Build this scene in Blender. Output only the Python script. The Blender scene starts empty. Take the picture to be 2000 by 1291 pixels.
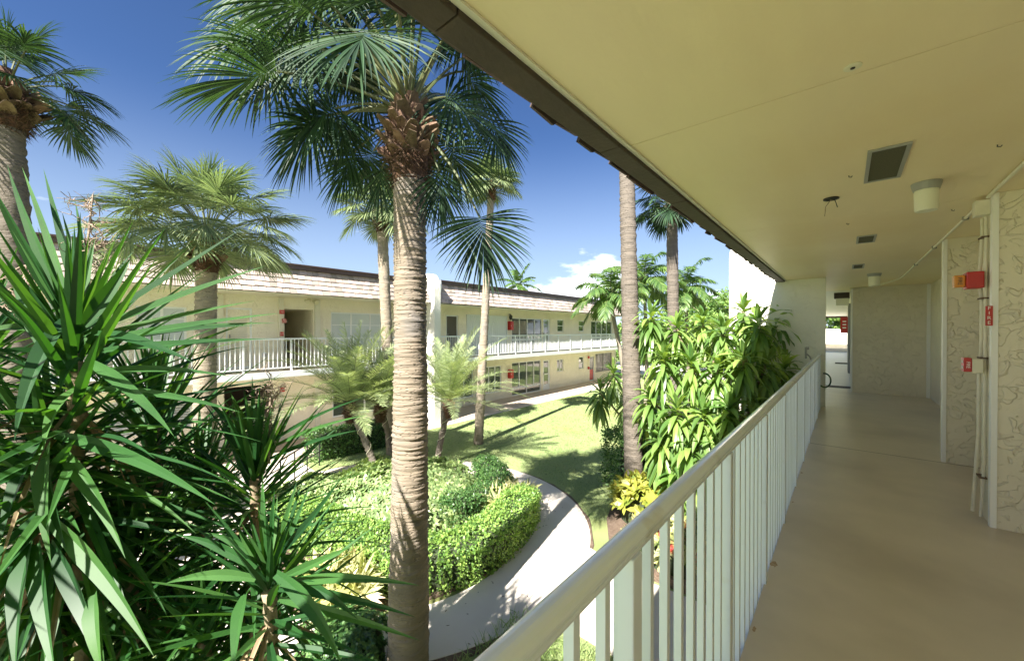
import bpy, bmesh, math, random
import numpy as np
from math import radians, sin, cos, pi, atan, tan
random.seed(7); RNG = np.random.default_rng(7)
S = bpy.context.scene
COL = S.collection

# ------------------------------------------------------------------ camera
FPX, HY = 765.0, 646.0
PIT = radians(.4); TH = atan(650/FPX); ZC = 3.86
PY0 = HY + FPX*tan(PIT)
FW = np.array([-sin(TH)*cos(PIT), cos(TH)*cos(PIT), -sin(PIT)])
RT = np.array([cos(TH), sin(TH), 0.]); UP = np.cross(RT, FW); CP = np.array([0, 0, ZC])
def ray(x, y): return FW + RT*(x-1000)/FPX - UP*(y-PY0)/FPX
def at(x, y, z): return CP + ray(x, y)*z                 # a point z metres deep
def gnd(x, y, h=0.):
    r = ray(x, y); return CP + r*((h-ZC)/r[2])
def vec(x, y, z=0): return RT*x + UP*y + FW*z            # a direction
cam = bpy.data.objects.new('camera', bpy.data.cameras.new('camera')); COL.objects.link(cam)
cam.location = CP; cam.rotation_euler = (pi/2 - PIT, 0, TH)
cam.data.sensor_width = 36; cam.data.lens = FPX*36/2000; cam.data.clip_end = 2000; cam.data.clip_start = .05
cam.data.shift_y = (PY0-645.5)/2000
S.camera = cam

# ------------------------------------------------------------------ light
SUN_EL = radians(44); SD = np.array([-.19, .98])        # direction the light travels, seen from above
SD = SD/np.linalg.norm(SD)
w = bpy.data.worlds.new('World'); S.world = w; w.use_nodes = True
nt = w.node_tree; N = nt.nodes; L = nt.links
bg = N['Background']
sky = N.new('ShaderNodeTexSky'); sky.sky_type = 'NISHITA'; sky.sun_disc = False
sky.sun_elevation = SUN_EL
to_sun = -SD
sky.sun_rotation = math.atan2(to_sun[0], to_sun[1]); sky.air_density = 1.0; sky.dust_density = .7; sky.ozone_density = 2.6; sky.altitude = 1800
hs = N.new('ShaderNodeHueSaturation'); hs.inputs['Saturation'].default_value = 1.12; hs.inputs['Value'].default_value = .80
tn_ = N.new('ShaderNodeMixRGB'); tn_.blend_type = 'MULTIPLY'; tn_.inputs[0].default_value = 1; tn_.inputs[2].default_value = (.86, .85, .95, 1); L.new(sky.outputs[0], tn_.inputs[1]); L.new(tn_.outputs[0], hs.inputs['Color'])
tc = N.new('ShaderNodeTexCoord'); sep = N.new('ShaderNodeSeparateXYZ'); L.new(tc.outputs['Generated'], sep.inputs[0])
mp = N.new('ShaderNodeMapping'); mp.inputs['Scale'].default_value = (1, 1, 2.6); mp.inputs['Location'].default_value = (1.35, .7, .5); L.new(tc.outputs['Generated'], mp.inputs[0])
n1 = N.new('ShaderNodeTexNoise'); n1.inputs['Scale'].default_value = 4.2; n1.inputs['Detail'].default_value = 9; n1.inputs['Roughness'].default_value = .56; L.new(mp.outputs[0], n1.inputs['Vector'])
# more cloud low down
mr = N.new('ShaderNodeMapRange'); mr.inputs['From Min'].default_value = .0; mr.inputs['From Max'].default_value = .42; mr.inputs['To Min'].default_value = .105; mr.inputs['To Max'].default_value = -.14; L.new(sep.outputs['Z'], mr.inputs[0])
ad = N.new('ShaderNodeMath'); ad.operation = 'ADD'; L.new(n1.outputs['Fac'], ad.inputs[0]); L.new(mr.outputs[0], ad.inputs[1])
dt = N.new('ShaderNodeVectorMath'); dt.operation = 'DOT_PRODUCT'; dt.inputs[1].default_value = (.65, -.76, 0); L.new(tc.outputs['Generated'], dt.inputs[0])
bk_ = N.new('ShaderNodeMapRange'); bk_.interpolation_type = 'SMOOTHSTEP'; bk_.inputs['From Min'].default_value = -.30; bk_.inputs['From Max'].default_value = .25; bk_.inputs['To Max'].default_value = .18; L.new(dt.outputs['Value'], bk_.inputs[0])  # extra cloud cover behind the camera, added as fill light
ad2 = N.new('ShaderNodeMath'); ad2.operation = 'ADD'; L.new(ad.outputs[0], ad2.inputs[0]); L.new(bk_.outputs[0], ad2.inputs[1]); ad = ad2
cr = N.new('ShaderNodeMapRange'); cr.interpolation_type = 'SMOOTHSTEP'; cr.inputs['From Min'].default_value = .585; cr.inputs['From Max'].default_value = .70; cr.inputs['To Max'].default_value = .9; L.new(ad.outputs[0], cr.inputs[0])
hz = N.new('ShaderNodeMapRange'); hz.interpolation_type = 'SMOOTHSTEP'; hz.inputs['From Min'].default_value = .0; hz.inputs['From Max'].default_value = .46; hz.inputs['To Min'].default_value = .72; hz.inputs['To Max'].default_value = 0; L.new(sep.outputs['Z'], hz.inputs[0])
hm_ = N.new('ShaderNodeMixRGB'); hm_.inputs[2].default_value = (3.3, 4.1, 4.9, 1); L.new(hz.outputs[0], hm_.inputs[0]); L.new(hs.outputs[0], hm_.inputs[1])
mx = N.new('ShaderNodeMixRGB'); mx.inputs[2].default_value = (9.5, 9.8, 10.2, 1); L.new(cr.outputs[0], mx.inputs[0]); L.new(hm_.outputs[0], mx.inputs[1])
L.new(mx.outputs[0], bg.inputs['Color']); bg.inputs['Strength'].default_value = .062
sl = bpy.data.lights.new('sun', 'SUN'); sl.energy = 4.9; sl.angle = radians(.53); sl.color = (1, .95, .86)
so = bpy.data.objects.new('sun', sl); COL.objects.link(so)
from mathutils import Vector
so.rotation_euler = Vector((SD[0]*cos(SUN_EL), SD[1]*cos(SUN_EL), -sin(SUN_EL))).to_track_quat('-Z', 'Y').to_euler()
so.location = (0, -10, 30)
S.view_settings.view_transform = 'Standard'; S.view_settings.look = 'None'; S.view_settings.exposure = 1.85; S.view_settings.gamma = 1
S.render.engine = 'CYCLES'; S.cycles.max_bounces = 8; S.cycles.diffuse_bounces = 8; S.cycles.transmission_bounces = 5; S.cycles.transparent_max_bounces = 8

# ------------------------------------------------------------------ materials
def M(name, c1, c2=None, scale=4, rough=.6, bump=0., bscale=60, bdist=.01, rnd=0., tr=0., tcol=None, coat=0, metal=0, spec=.5, detail=6, stretch=None, c3=None, c3s=1., c3lo=.55, c3hi=.7, emit=0, dirt=None):
    m = bpy.data.materials.new(name); m.use_nodes = True; t = m.node_tree; n = t.nodes; l = t.links
    b = n['Principled BSDF']; b.inputs['Roughness'].default_value = rough; b.inputs['Metallic'].default_value = metal
    b.inputs['Specular IOR Level'].default_value = spec
    b.inputs['Coat Weight'].default_value = coat; b.inputs['Coat Roughness'].default_value = .04
    tcn = n.new('ShaderNodeTexCoord'); vecout = tcn.outputs['Object']
    if stretch:
        mpn = n.new('ShaderNodeMapping'); mpn.inputs['Scale'].default_value = stretch; l.new(vecout, mpn.inputs[0]); vecout = mpn.outputs[0]
    col = None
    if c2:
        ns = n.new('ShaderNodeTexNoise'); ns.inputs['Scale'].default_value = scale; ns.inputs['Detail'].default_value = detail; l.new(vecout, ns.inputs['Vector'])
        rm = n.new('ShaderNodeMapRange'); rm.inputs['From Min'].default_value = .32; rm.inputs['From Max'].default_value = .68; l.new(ns.outputs['Fac'], rm.inputs[0])
        mi = n.new('ShaderNodeMixRGB'); mi.inputs[1].default_value = (*c1, 1); mi.inputs[2].default_value = (*c2, 1); l.new(rm.outputs[0], mi.inputs[0]); col = mi.outputs[0]
    else:
        rg = n.new('ShaderNodeRGB'); rg.outputs[0].default_value = (*c1, 1); col = rg.outputs[0]
    if c3:
        ns = n.new('ShaderNodeTexNoise'); ns.inputs['Scale'].default_value = c3s; ns.inputs['Detail'].default_value = 8; l.new(tcn.outputs['Object'], ns.inputs['Vector'])
        rm = n.new('ShaderNodeMapRange'); rm.inputs['From Min'].default_value = c3lo; rm.inputs['From Max'].default_value = c3hi; l.new(ns.outputs['Fac'], rm.inputs[0])
        mi = n.new('ShaderNodeMixRGB'); mi.inputs[2].default_value = (*c3, 1); l.new(col, mi.inputs[1]); l.new(rm.outputs[0], mi.inputs[0]); col = mi.outputs[0]
    if rnd:
        at_ = n.new('ShaderNodeAttribute'); at_.attribute_name = 'rnd'
        h = n.new('ShaderNodeHueSaturation'); l.new(col, h.inputs['Color'])
        r1 = n.new('ShaderNodeMapRange'); r1.inputs['To Min'].default_value = 1-rnd; r1.inputs['To Max'].default_value = 1+rnd; l.new(at_.outputs['Fac'], r1.inputs[0]); l.new(r1.outputs[0], h.inputs['Value'])
        r2 = n.new('ShaderNodeMapRange'); r2.inputs['To Min'].default_value = .5+.045*rnd; r2.inputs['To Max'].default_value = .5-.055*rnd; l.new(at_.outputs['Fac'], r2.inputs[0]); l.new(r2.outputs[0], h.inputs['Hue'])
        col = h.outputs[0]
    l.new(col, b.inputs['Base Color'])
    if bump:
        nb = n.new('ShaderNodeTexNoise'); nb.inputs['Scale'].default_value = bscale; nb.inputs['Detail'].default_value = 5; l.new(vecout, nb.inputs['Vector'])
        bn = n.new('ShaderNodeBump'); bn.inputs['Strength'].default_value = bump; bn.inputs['Distance'].default_value = bdist; l.new(nb.outputs['Fac'], bn.inputs['Height']); l.new(bn.outputs[0], b.inputs['Normal'])
    if tr:
        tn = n.new('ShaderNodeBsdfTranslucent')
        if tcol:
            mm = n.new('ShaderNodeMixRGB'); mm.blend_type = 'MULTIPLY'; mm.inputs[0].default_value = 1; l.new(col, mm.inputs[1]); mm.inputs[2].default_value = (*tcol, 1); l.new(mm.outputs[0], tn.inputs[0])
        else: l.new(col, tn.inputs[0])
        ms = n.new('ShaderNodeMixShader'); ms.inputs[0].default_value = tr; l.new(b.outputs[0], ms.inputs[1]); l.new(tn.outputs[0], ms.inputs[2]); l.new(ms.outputs[0], n['Material Output'].inputs[0])
    if emit:
        b.inputs['Emission Color'].default_value = (*c1, 1); b.inputs['Emission Strength'].default_value = emit
    return m

def stucco(name, c, ridge=.012, sc=5.0, strength=.6, c2=None):
    """skip-trowelled stucco: smooth patches with raised curling ridges"""
    m = M(name, c, c2 or tuple(x*.9 for x in c), scale=1.3, rough=.8, spec=.25)
    t = m.node_tree; n = t.nodes; l = t.links; b = n['Principled BSDF']
    tcn = n.new('ShaderNodeTexCoord')
    nz = n.new('ShaderNodeTexNoise'); nz.inputs['Scale'].default_value = sc; nz.inputs['Detail'].default_value = 2.5; nz.inputs['Distortion'].default_value = 1.3; l.new(tcn.outputs['Object'], nz.inputs['Vector'])
    def plate(src, lo, hi):
        q_ = n.new('ShaderNodeMapRange'); q_.interpolation_type = 'SMOOTHSTEP'; q_.inputs['From Min'].default_value = lo; q_.inputs['From Max'].default_value = hi; l.new(src, q_.inputs[0]); return q_.outputs[0]
    def mad(x, k_, y_):
        q_ = n.new('ShaderNodeMath'); q_.operation = 'MULTIPLY_ADD'; l.new(x, q_.inputs[0]); q_.inputs[1].default_value = k_
        if y_ is not None: l.new(y_, q_.inputs[2])
        else: q_.inputs[2].default_value = 0
        return q_
    n2 = n.new('ShaderNodeTexNoise'); n2.inputs['Scale'].default_value = sc*1.9; n2.inputs['Detail'].default_value = 3; n2.inputs['Distortion'].default_value = .9; l.new(tcn.outputs['Object'], n2.inputs['Vector'])
    nf = n.new('ShaderNodeTexNoise'); nf.inputs['Scale'].default_value = 60; nf.inputs['Detail'].default_value = 5; l.new(tcn.outputs['Object'], nf.inputs['Vector'])
    a3 = mad(plate(nz.outputs['Fac'], .52, .56), 1., mad(plate(n2.outputs['Fac'], .55, .58), .55, mad(nf.outputs['Fac'], .22, None).outputs[0]).outputs[0])
    bn = n.new('ShaderNodeBump'); bn.inputs['Strength'].default_value = strength; bn.inputs['Distance'].default_value = ridge; l.new(a3.outputs[0], bn.inputs['Height']); l.new(bn.outputs[0], b.inputs['Normal'])
    return m

def bark(name, c1, c2, ring=55, strength=.9, c3=None):
    """palm trunk: close horizontal rings, broken up, with small pits"""
    m = M(name, c1, c2, scale=3, rough=.9, spec=.1, stretch=(1, 1, 5), c3=c3, c3s=2.2, c3lo=.5, c3hi=.75)
    t = m.node_tree; n = t.nodes; l = t.links; b = n['Principled BSDF']
    tcn = n.new('ShaderNodeTexCoord'); mpn = n.new('ShaderNodeMapping'); mpn.inputs['Scale'].default_value = (2.2, 2.2, ring); l.new(tcn.outputs['Object'], mpn.inputs[0])
    nz = n.new('ShaderNodeTexNoise'); nz.inputs['Scale'].default_value = 1.; nz.inputs['Detail'].default_value = 5; nz.inputs['Roughness'].default_value = .62; l.new(mpn.outputs[0], nz.inputs['Vector'])
    vo = n.new('ShaderNodeTexVoronoi'); vo.inputs['Scale'].default_value = 1; mp2 = n.new('ShaderNodeMapping'); mp2.inputs['Scale'].default_value = (16, 16, 34); l.new(tcn.outputs['Object'], mp2.inputs[0]); l.new(mp2.outputs[0], vo.inputs['Vector'])
    pit = n.new('ShaderNodeMapRange'); pit.inputs['From Min'].default_value = .12; pit.inputs['From Max'].default_value = .3; pit.inputs['To Min'].default_value = -.55; pit.inputs['To Max'].default_value = 0; l.new(vo.outputs['Distance'], pit.inputs[0])
    ad = n.new('ShaderNodeMath'); ad.operation = 'ADD'; l.new(nz.outputs['Fac'], ad.inputs[0]); l.new(pit.outputs[0], ad.inputs[1])
    bn = n.new('ShaderNodeBump'); bn.inputs['Strength'].default_value = strength; bn.inputs['Distance'].default_value = .03; l.new(ad.outputs[0], bn.inputs['Height']); l.new(bn.outputs[0], b.inputs['Normal'])
    return m

m_wall = stucco('opposite_wall_paint', (.92, .86, .72), ridge=.02, strength=.6)
m_wallnear = stucco('near_wall_paint', (.80, .745, .59), ridge=.017, sc=5.2, strength=.72)
m_finwall = stucco('fin_wall_paint', (.84, .81, .70), ridge=.011, sc=5.6, strength=.55)
m_white_st = stucco('white_stucco', (.86, .84, .76), strength=.35)
m_ceil = M('ceiling_paint', (.80, .68, .45), (.76, .64, .425), scale=2.2, rough=.45, bump=.42, bscale=10, bdist=.010, stretch=(2.2, .5, 1), c3=(.74, .60, .36), c3s=.55, c3lo=.5, c3hi=.7)
m_floor = M('floor_coating', (.69, .60, .475), (.63, .55, .435), scale=3, rough=.3, bump=.12, bscale=160, bdist=.002, c3=(.50, .43, .34), c3s=.9, c3lo=.48, c3hi=.75)
m_white = M('white_paint', (.75, .83, .94), (.72, .80, .90), scale=6, rough=.22, spec=.6, coat=.4, c3=(.55, .53, .47), c3s=7, c3lo=.60, c3hi=.8)
m_white2 = M('white_metal_far', (.82, .84, .86), rough=.45)
m_bead = M('white_corner_bead', (.84, .84, .80), rough=.4)
m_trim = M('pale_trim', (.72, .70, .60), (.68, .66, .56), scale=8, rough=.55, bump=.3, bscale=40)
m_fascia = M('dark_brown_eave', (.06, .043, .032), (.045, .033, .026), scale=5, rough=.7, bump=.6, bscale=35, bdist=.01)
m_tile = M('weathered_tile', (.52, .43, .375), (.43, .355, .315), scale=2.5, rough=.85, bump=.5, bscale=45, rnd=.3, c3=(.40, .33, .31), c3s=1.5, c3lo=.55, c3hi=.8)
m_tiledark = M('dark_tile', (.055, .038, .032), (.085, .05, .04), scale=9, rough=.8, bump=.5, bscale=40, rnd=.3)
m_cap = M('brown_metal_cap', (.085, .052, .046), (.075, .045, .04), scale=2, rough=.4)
m_concrete = M('pale_concrete', (.74, .665, .59), (.68, .61, .535), scale=1.6, rough=.85, bump=.4, bscale=90, bdist=.004, c3=(.55, .46, .38), c3s=.9, c3lo=.56, c3hi=.8)
m_walk = M('tan_walkway', (.55, .46, .38), (.50, .42, .345), scale=1.4, rough=.8, bump=.3, bscale=90, bdist=.004)
m_grassbase = M('lawn_soil', (.28, .37, .14), (.34, .41, .17), scale=1.2, rough=.95, bump=1, bscale=90, bdist=.03, c3=(.30, .31, .10), c3s=.5)
m_grass = M('grass_blades', (.27, .41, .13), (.35, .46, .18), scale=.8, rough=.6, rnd=.35, tr=.35, c3=(.44, .41, .20), c3s=.7, c3lo=.5, c3hi=.75)
m_mulch = M('mulch', (.13, .085, .06), (.20, .145, .105), scale=18, rough=.95, bump=1, bscale=50, bdist=.03)
m_glass = M('window_glass', (.05, .065, .06), (.09, .10, .085), scale=.9, rough=.03, coat=1, spec=.9)
m_glass2 = M('screen_glass', (.10, .09, .08), rough=.25, coat=.5)
m_blind = M('window_blind', (.55, .62, .66), (.62, .68, .70), scale=2, rough=.35, coat=.9)
m_shut = M('white_shutter', (.72, .76, .78), rough=.5)
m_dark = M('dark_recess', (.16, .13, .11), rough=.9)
m_black = M('black_metal', (.02, .02, .022), rough=.45)
m_grey = M('grey_metal', (.30, .30, .28), rough=.4)
m_cream = M('cream_plastic', (.70, .66, .50), rough=.45)
m_conduit = M('painted_conduit', (.74, .70, .56), (.66, .62, .49), scale=12, rough=.5)
m_red = M('red_enamel', (.52, .022, .018), (.42, .02, .018), scale=6, rough=.35)
m_orange = M('amber_lens', (.62, .24, .02), rough=.3)
m_lamp = M('lamp_glass', (.74, .73, .58), rough=.35)
m_meshvent = M('vent_mesh', (.09, .085, .045), (.05, .05, .03), scale=120, rough=.8)
m_hose = M('green_rubber', (.02, .07, .035), rough=.5)
m_lettw = M('white_lettering', (.85, .85, .82), rough=.5)
m_lettk = M('black_lettering', (.03, .03, .03), rough=.5)
# foliage
m_yucca = M('yucca_leaf', (.020, .078, .020), (.040, .125, .030), scale=2.5, rough=.46, rnd=.45, tr=.26, tcol=(2.8, 2.6, .6), spec=.4, stretch=(1, 1, 1))
m_yedge = M('yucca_stem', (.20, .15, .09), (.32, .26, .17), scale=14, rough=.9, bump=1, bscale=40)
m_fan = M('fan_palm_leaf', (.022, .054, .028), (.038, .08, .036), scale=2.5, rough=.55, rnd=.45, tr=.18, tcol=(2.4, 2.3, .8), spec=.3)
m_fan2 = M('sunlit_fan_leaf', (.14, .19, .085), (.24, .29, .15), scale=2.5, rough=.5, rnd=.4, tr=.25, tcol=(1.3, 1.5, .9), spec=.4)  # lighter copy of the fan leaf, sunlight put into its colour
m_petiole = M('petiole', (.08, .11, .035), (.12, .12, .045), scale=4, rough=.5)
m_boot = M('leaf_base', (.11, .066, .038), (.21, .14, .09), scale=14, rough=.9, rnd=.35, bump=.8, bscale=60, stretch=(1, 1, .4))
m_fibre = M('fibre', (.12, .065, .036), (.055, .033, .02), scale=22, rough=.95, rnd=.4, bump=1, bscale=80)
m_pyg = M('date_palm_leaf', (.28, .36, .17), (.38, .45, .25), scale=2, rough=.45, rnd=.35, tr=.3, tcol=(1.6, 1.6, .8))
m_adon = M('pinnate_leaf', (.06, .13, .035), (.13, .22, .06), scale=1.5, rough=.42, rnd=.4, tr=.3, tcol=(1.9, 1.9, .7))
m_drac = M('dracaena_leaf', (.10, .21, .045), (.22, .33, .09), scale=2, rough=.36, rnd=.4, tr=.3, tcol=(1.9, 1.8, .6))
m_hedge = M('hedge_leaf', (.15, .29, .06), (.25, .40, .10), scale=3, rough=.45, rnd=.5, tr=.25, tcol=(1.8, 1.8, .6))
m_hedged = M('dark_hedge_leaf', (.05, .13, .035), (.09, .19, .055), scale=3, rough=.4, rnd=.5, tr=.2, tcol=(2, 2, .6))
m_schef = M('variegated_leaf', (.12, .23, .065), (.36, .44, .21), scale=9, rough=.42, rnd=.4, tr=.25, tcol=(1.4, 1.4, .7))
m_brom = M('bromeliad_leaf', (.42, .48, .17), (.62, .58, .33), scale=6, rough=.4, rnd=.35, tr=.25, tcol=(1.3, 1.3, .7), c3=(.62, .30, .24), c3s=4, c3lo=.6, c3hi=.75)
m_croton = M('yellow_croton_leaf', (.42, .38, .07), (.20, .29, .05), scale=6, rough=.4, rnd=.35, tr=.25, tcol=(1.3, 1.3, .6))
m_ti = M('mixed_bed_leaf', (.22, .32, .07), (.60, .55, .30), scale=5, rough=.4, rnd=.5, tr=.2, c3=(.45, .07, .05), c3s=3.5, c3lo=.56, c3hi=.64)
m_tree = M('tree_leaf', (.10, .20, .045), (.18, .30, .07), scale=.8, rough=.5, rnd=.45, tr=.25, tcol=(1.7, 1.7, .6))
m_deadleaf = M('dead_yucca_leaf', (.34, .25, .14), (.20, .14, .08), scale=6, rough=.8, rnd=.4)
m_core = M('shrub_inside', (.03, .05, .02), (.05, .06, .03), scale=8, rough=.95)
m_wood = M('pale_dead_twig', (.45, .36, .28), (.30, .22, .16), scale=20, rough=.9)
m_bark1 = bark('fore_palm_bark', (.33, .27, .205), (.24, .20, .155), ring=90, strength=.75, c3=(.24, .22, .20))
m_bark2 = bark('far_palm_bark', (.36, .30, .23), (.27, .23, .18), ring=45, c3=(.28, .25, .22))
m_bark3 = bark('grey_palm_bark', (.20, .17, .14), (.15, .13, .11), ring=45)

# ------------------------------------------------------------------ mesh accumulator
class MB:
    def __init__(s): s.V = []; s.Fq = []; s.R = []; s.n = 0; s.leafy = False
    def add(s, v, f, r=None):
        v = np.asarray(v, float).reshape(-1, 3); f = [tuple(int(i)+s.n for i in q) for q in f]
        s.V.append(v); s.Fq += f; s.n += len(v); s.R += list(r) if r is not None else [random.random()]*len(f)
    def addq(s, v, q, r):           # numpy quads
        v = v.reshape(-1, 3); s.V.append(v); s.Fq += (q+s.n).tolist(); s.n += len(v); s.R += r.tolist()
    def box(s, x0, x1, y0, y1, z0, z1):
        x0, x1 = min(x0, x1), max(x0, x1); y0, y1 = min(y0, y1), max(y0, y1); z0, z1 = min(z0, z1), max(z0, z1)
        v = [(x, y, z) for x in (x0, x1) for y in (y0, y1) for z in (z0, z1)]
        s.add(v, [(0, 1, 3, 2), (4, 6, 7, 5), (0, 4, 5, 1), (2, 3, 7, 6), (0, 2, 6, 4), (1, 5, 7, 3)])
    def obox(s, c, ax, ay, az):     # oriented box: centre and half vectors
        c = np.array(c, float); ax, ay, az = map(lambda a: np.array(a, float), (ax, ay, az))
        v = [c+i*ax+j*ay+k*az for i in (-1, 1) for j in (-1, 1) for k in (-1, 1)]
        s.add(v, [(0, 1, 3, 2), (4, 6, 7, 5), (0, 4, 5, 1), (2, 3, 7, 6), (0, 2, 6, 4), (1, 5, 7, 3)])
    def tube(s, pts, rad, n=10, cap=True, jit=None):
        pts = np.array(pts, float); k = len(pts); rad = np.ones(k)*rad if np.isscalar(rad) else np.array(rad, float)
        tg = np.gradient(pts, axis=0); tg /= np.linalg.norm(tg, axis=1)[:, None]+1e-9
        ref = np.array([1., 0, 0]) if abs(tg[0][0]) < .8 else np.array([0, 1., 0])
        vs = []
        u = np.cross(tg[0], ref); u /= np.linalg.norm(u)
        for i in range(k):
            u = u-tg[i]*(u@tg[i]); u /= np.linalg.norm(u)+1e-9; v = np.cross(tg[i], u)
            a = np.arange(n)*2*pi/n
            rr = rad[i]*(1 if jit is None else jit[i])
            rr = np.ones(n)*rr if np.isscalar(rr) else rr
            vs.append(pts[i]+np.outer(rr*np.cos(a), u)+np.outer(rr*np.sin(a), v))
        vs = np.concatenate(vs); f = []
        for i in range(k-1):
            for j in range(n): f.append((i*n+j, i*n+(j+1) % n, (i+1)*n+(j+1) % n, (i+1)*n+j))
        if cap: f.append(tuple(range(n-1, -1, -1))); f.append(tuple((k-1)*n+j for j in range(n)))
        s.add(vs, f)
    def lathe(s, prof, c, n=32):
        v = []; f = []; k = len(prof)
        for r, z in prof:
            for j in range(n): v.append((c[0]+r*cos(2*pi*j/n), c[1]+r*sin(2*pi*j/n), c[2]+z))
        for i in range(k-1):
            for j in range(n): f.append((i*n+j, i*n+(j+1) % n, (i+1)*n+(j+1) % n, (i+1)*n+j))
        f.append(tuple(range(n))); f.append(tuple((k-1)*n+j for j in range(n)))
        s.add(v, f)
    def ribbons(s, P, D, Nn, Ln, Wd, droop=0., seg=4, prof=None, fold=0., dpow=1.5, drop_dir=(0, 0, -1), rnd=None, curl=0.):
        """leaf blades: P base, D direction, Nn upper-side normal, one row each; bend towards drop_dir"""
        s.leafy = True; P = np.atleast_2d(P).astype(float); K = len(P); D = np.atleast_2d(D).astype(float)*np.ones((K, 1)); Nn = np.atleast_2d(Nn).astype(float)*np.ones((K, 1))
        D /= np.linalg.norm(D, axis=1)[:, None]+1e-9
        Ln = np.ones(K)*Ln; Wd = np.ones(K)*Wd; droop = np.ones(K)*droop
        side = np.cross(D, Nn); nn = np.linalg.norm(side, axis=1)[:, None]; side = np.where(nn > 1e-4, side/(nn+1e-9), np.array([[1., 0, 0]]))
        prof = prof or (lambda t: np.sin(pi*np.clip(t*.9+.08, 0, 1))**.7)
        dd = np.array(drop_dir, float)
        cur = P.copy(); rows = []; m = 4 if fold else 2
        for k in range(seg+1):
            t = k/seg
            d = D+dd*(droop*t**dpow)[:, None]; d /= np.linalg.norm(d, axis=1)[:, None]+1e-9
            if k: cur = cur+d*(Ln/seg)[:, None]
            wv = float(prof(t)) if k < seg else .0
            wv = max(wv, .015)
            sv = side*(Wd*wv/2)[:, None]
            nrm = np.cross(side, d)
            if m == 4: rows.append(np.stack([cur-sv+nrm*(Wd*wv*fold)[:, None], cur, cur, cur+sv+nrm*(Wd*wv*fold)[:, None]], 1))
            else: rows.append(np.stack([cur-sv, cur+sv], 1))
        V = np.stack(rows, 1)            # K, seg+1, m, 3
        base = (np.arange(K)*(seg+1)*m)[:, None]
        q = []
        for k in range(seg):
            for j in (range(m-1) if m == 2 else (0, 2)): q.append([k*m+j, k*m+j+1, (k+1)*m+j+1, (k+1)*m+j])
        q = np.array(q)
        Q = (base[:, :, None]+q[None]).reshape(-1, 4)
        r = (RNG.random(K) if rnd is None else np.ones(K)*rnd).repeat(len(q))
        s.addq(V, Q, r)
    def build(s, name, mat, parent=None, org=None, smooth=False, label=None):
        me = bpy.data.meshes.new(name)
        V = np.concatenate(s.V) if s.V else np.zeros((0, 3))
        o0 = np.array(parent['_o']) if parent is not None and '_o' in parent else np.array(org if org is not None else (0, 0, 0), float)
        V = V-o0
        Fq = s.Fq; tot = np.array([len(f) for f in Fq], np.int32)
        me.vertices.add(len(V)); me.vertices.foreach_set('co', V.astype(np.float32).ravel())
        if len(Fq) and tot.min() == tot.max(): li = np.array(Fq, np.int32).ravel()
        else: li = np.array([i for f in Fq for i in f], np.int32)
        me.loops.add(len(li)); me.loops.foreach_set('vertex_index', li)
        me.polygons.add(len(Fq)); st = np.concatenate([[0], np.cumsum(tot)[:-1]]).astype(np.int32)
        me.polygons.foreach_set('loop_start', st); me.polygons.foreach_set('loop_total', tot)
        me.polygons.foreach_set('use_smooth', np.full(len(Fq), bool(smooth or s.leafy)))
        at_ = me.attributes.new('rnd', 'FLOAT', 'FACE'); at_.data.foreach_set('value', np.array(s.R, np.float32))
        me.update(calc_edges=True); me.validate()
        me.materials.append(mat)
        o = bpy.data.objects.new(name, me); COL.objects.link(o)
        if parent is not None:
            o.parent = parent
            if '_o' in parent: o['_o'] = parent['_o']
        else: o.location = o0; o['_o'] = list(map(float, o0))
        if label: o['label'] = label
        return o

def tag(o, label, cat, group=None, kind=None):
    if label: o['label'] = label
    if cat: o['category'] = cat
    if group: o['group'] = group
    if kind: o['kind'] = kind
    return o
def thing(name, loc, label, cat, group=None):
    o = bpy.data.objects.new(name, None); COL.objects.link(o); o.location = tuple(map(float, loc)); o['_o'] = list(map(float, loc)); o.empty_display_size = .2
    return tag(o, label, cat, group)
def struct(o): o['kind'] = 'structure'; return o
def boxes(name, mat, parent, *bs, **k):
    m = MB()
    for b in bs: m.box(*b)
    return m.build(name, mat, parent, **k)
def bevel(o, w=.004, seg=2):
    md = o.modifiers.new('bevel', 'BEVEL'); md.width = w; md.segments = seg; md.limit_method = 'ANGLE'; return o
def nrm(v): v = np.array(v, float); return v/(np.linalg.norm(v)+1e-9)

exec_parts = []
# ================================================================== SETTING
g = MB(); n_ = 40
g.add([(-300, -300, 0), (300, -300, 0), (300, 300, 0), (-300, 300, 0)], [(0, 1, 2, 3)]); struct(g.build('lawn_ground', m_grassbase))
C0 = np.array([-7.0, 4.55])
def ring_pts(r, a0, a1, n): return [(C0[0]+r*cos(a0+(a1-a0)*i/n), C0[1]+r*sin(a0+(a1-a0)*i/n)) for i in range(n+1)]
def sheet(name, mat, outline, z0, z1):
    m = MB(); k = len(outline)
    v = [(x, y, z1) for x, y in outline]+[(x, y, z0) for x, y in outline]
    m.add(v, [tuple(range(k))]+[(i, i+k, (i+1) % k+k, (i+1) % k) for i in range(k)]); return struct(m.build(name, mat))
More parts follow.
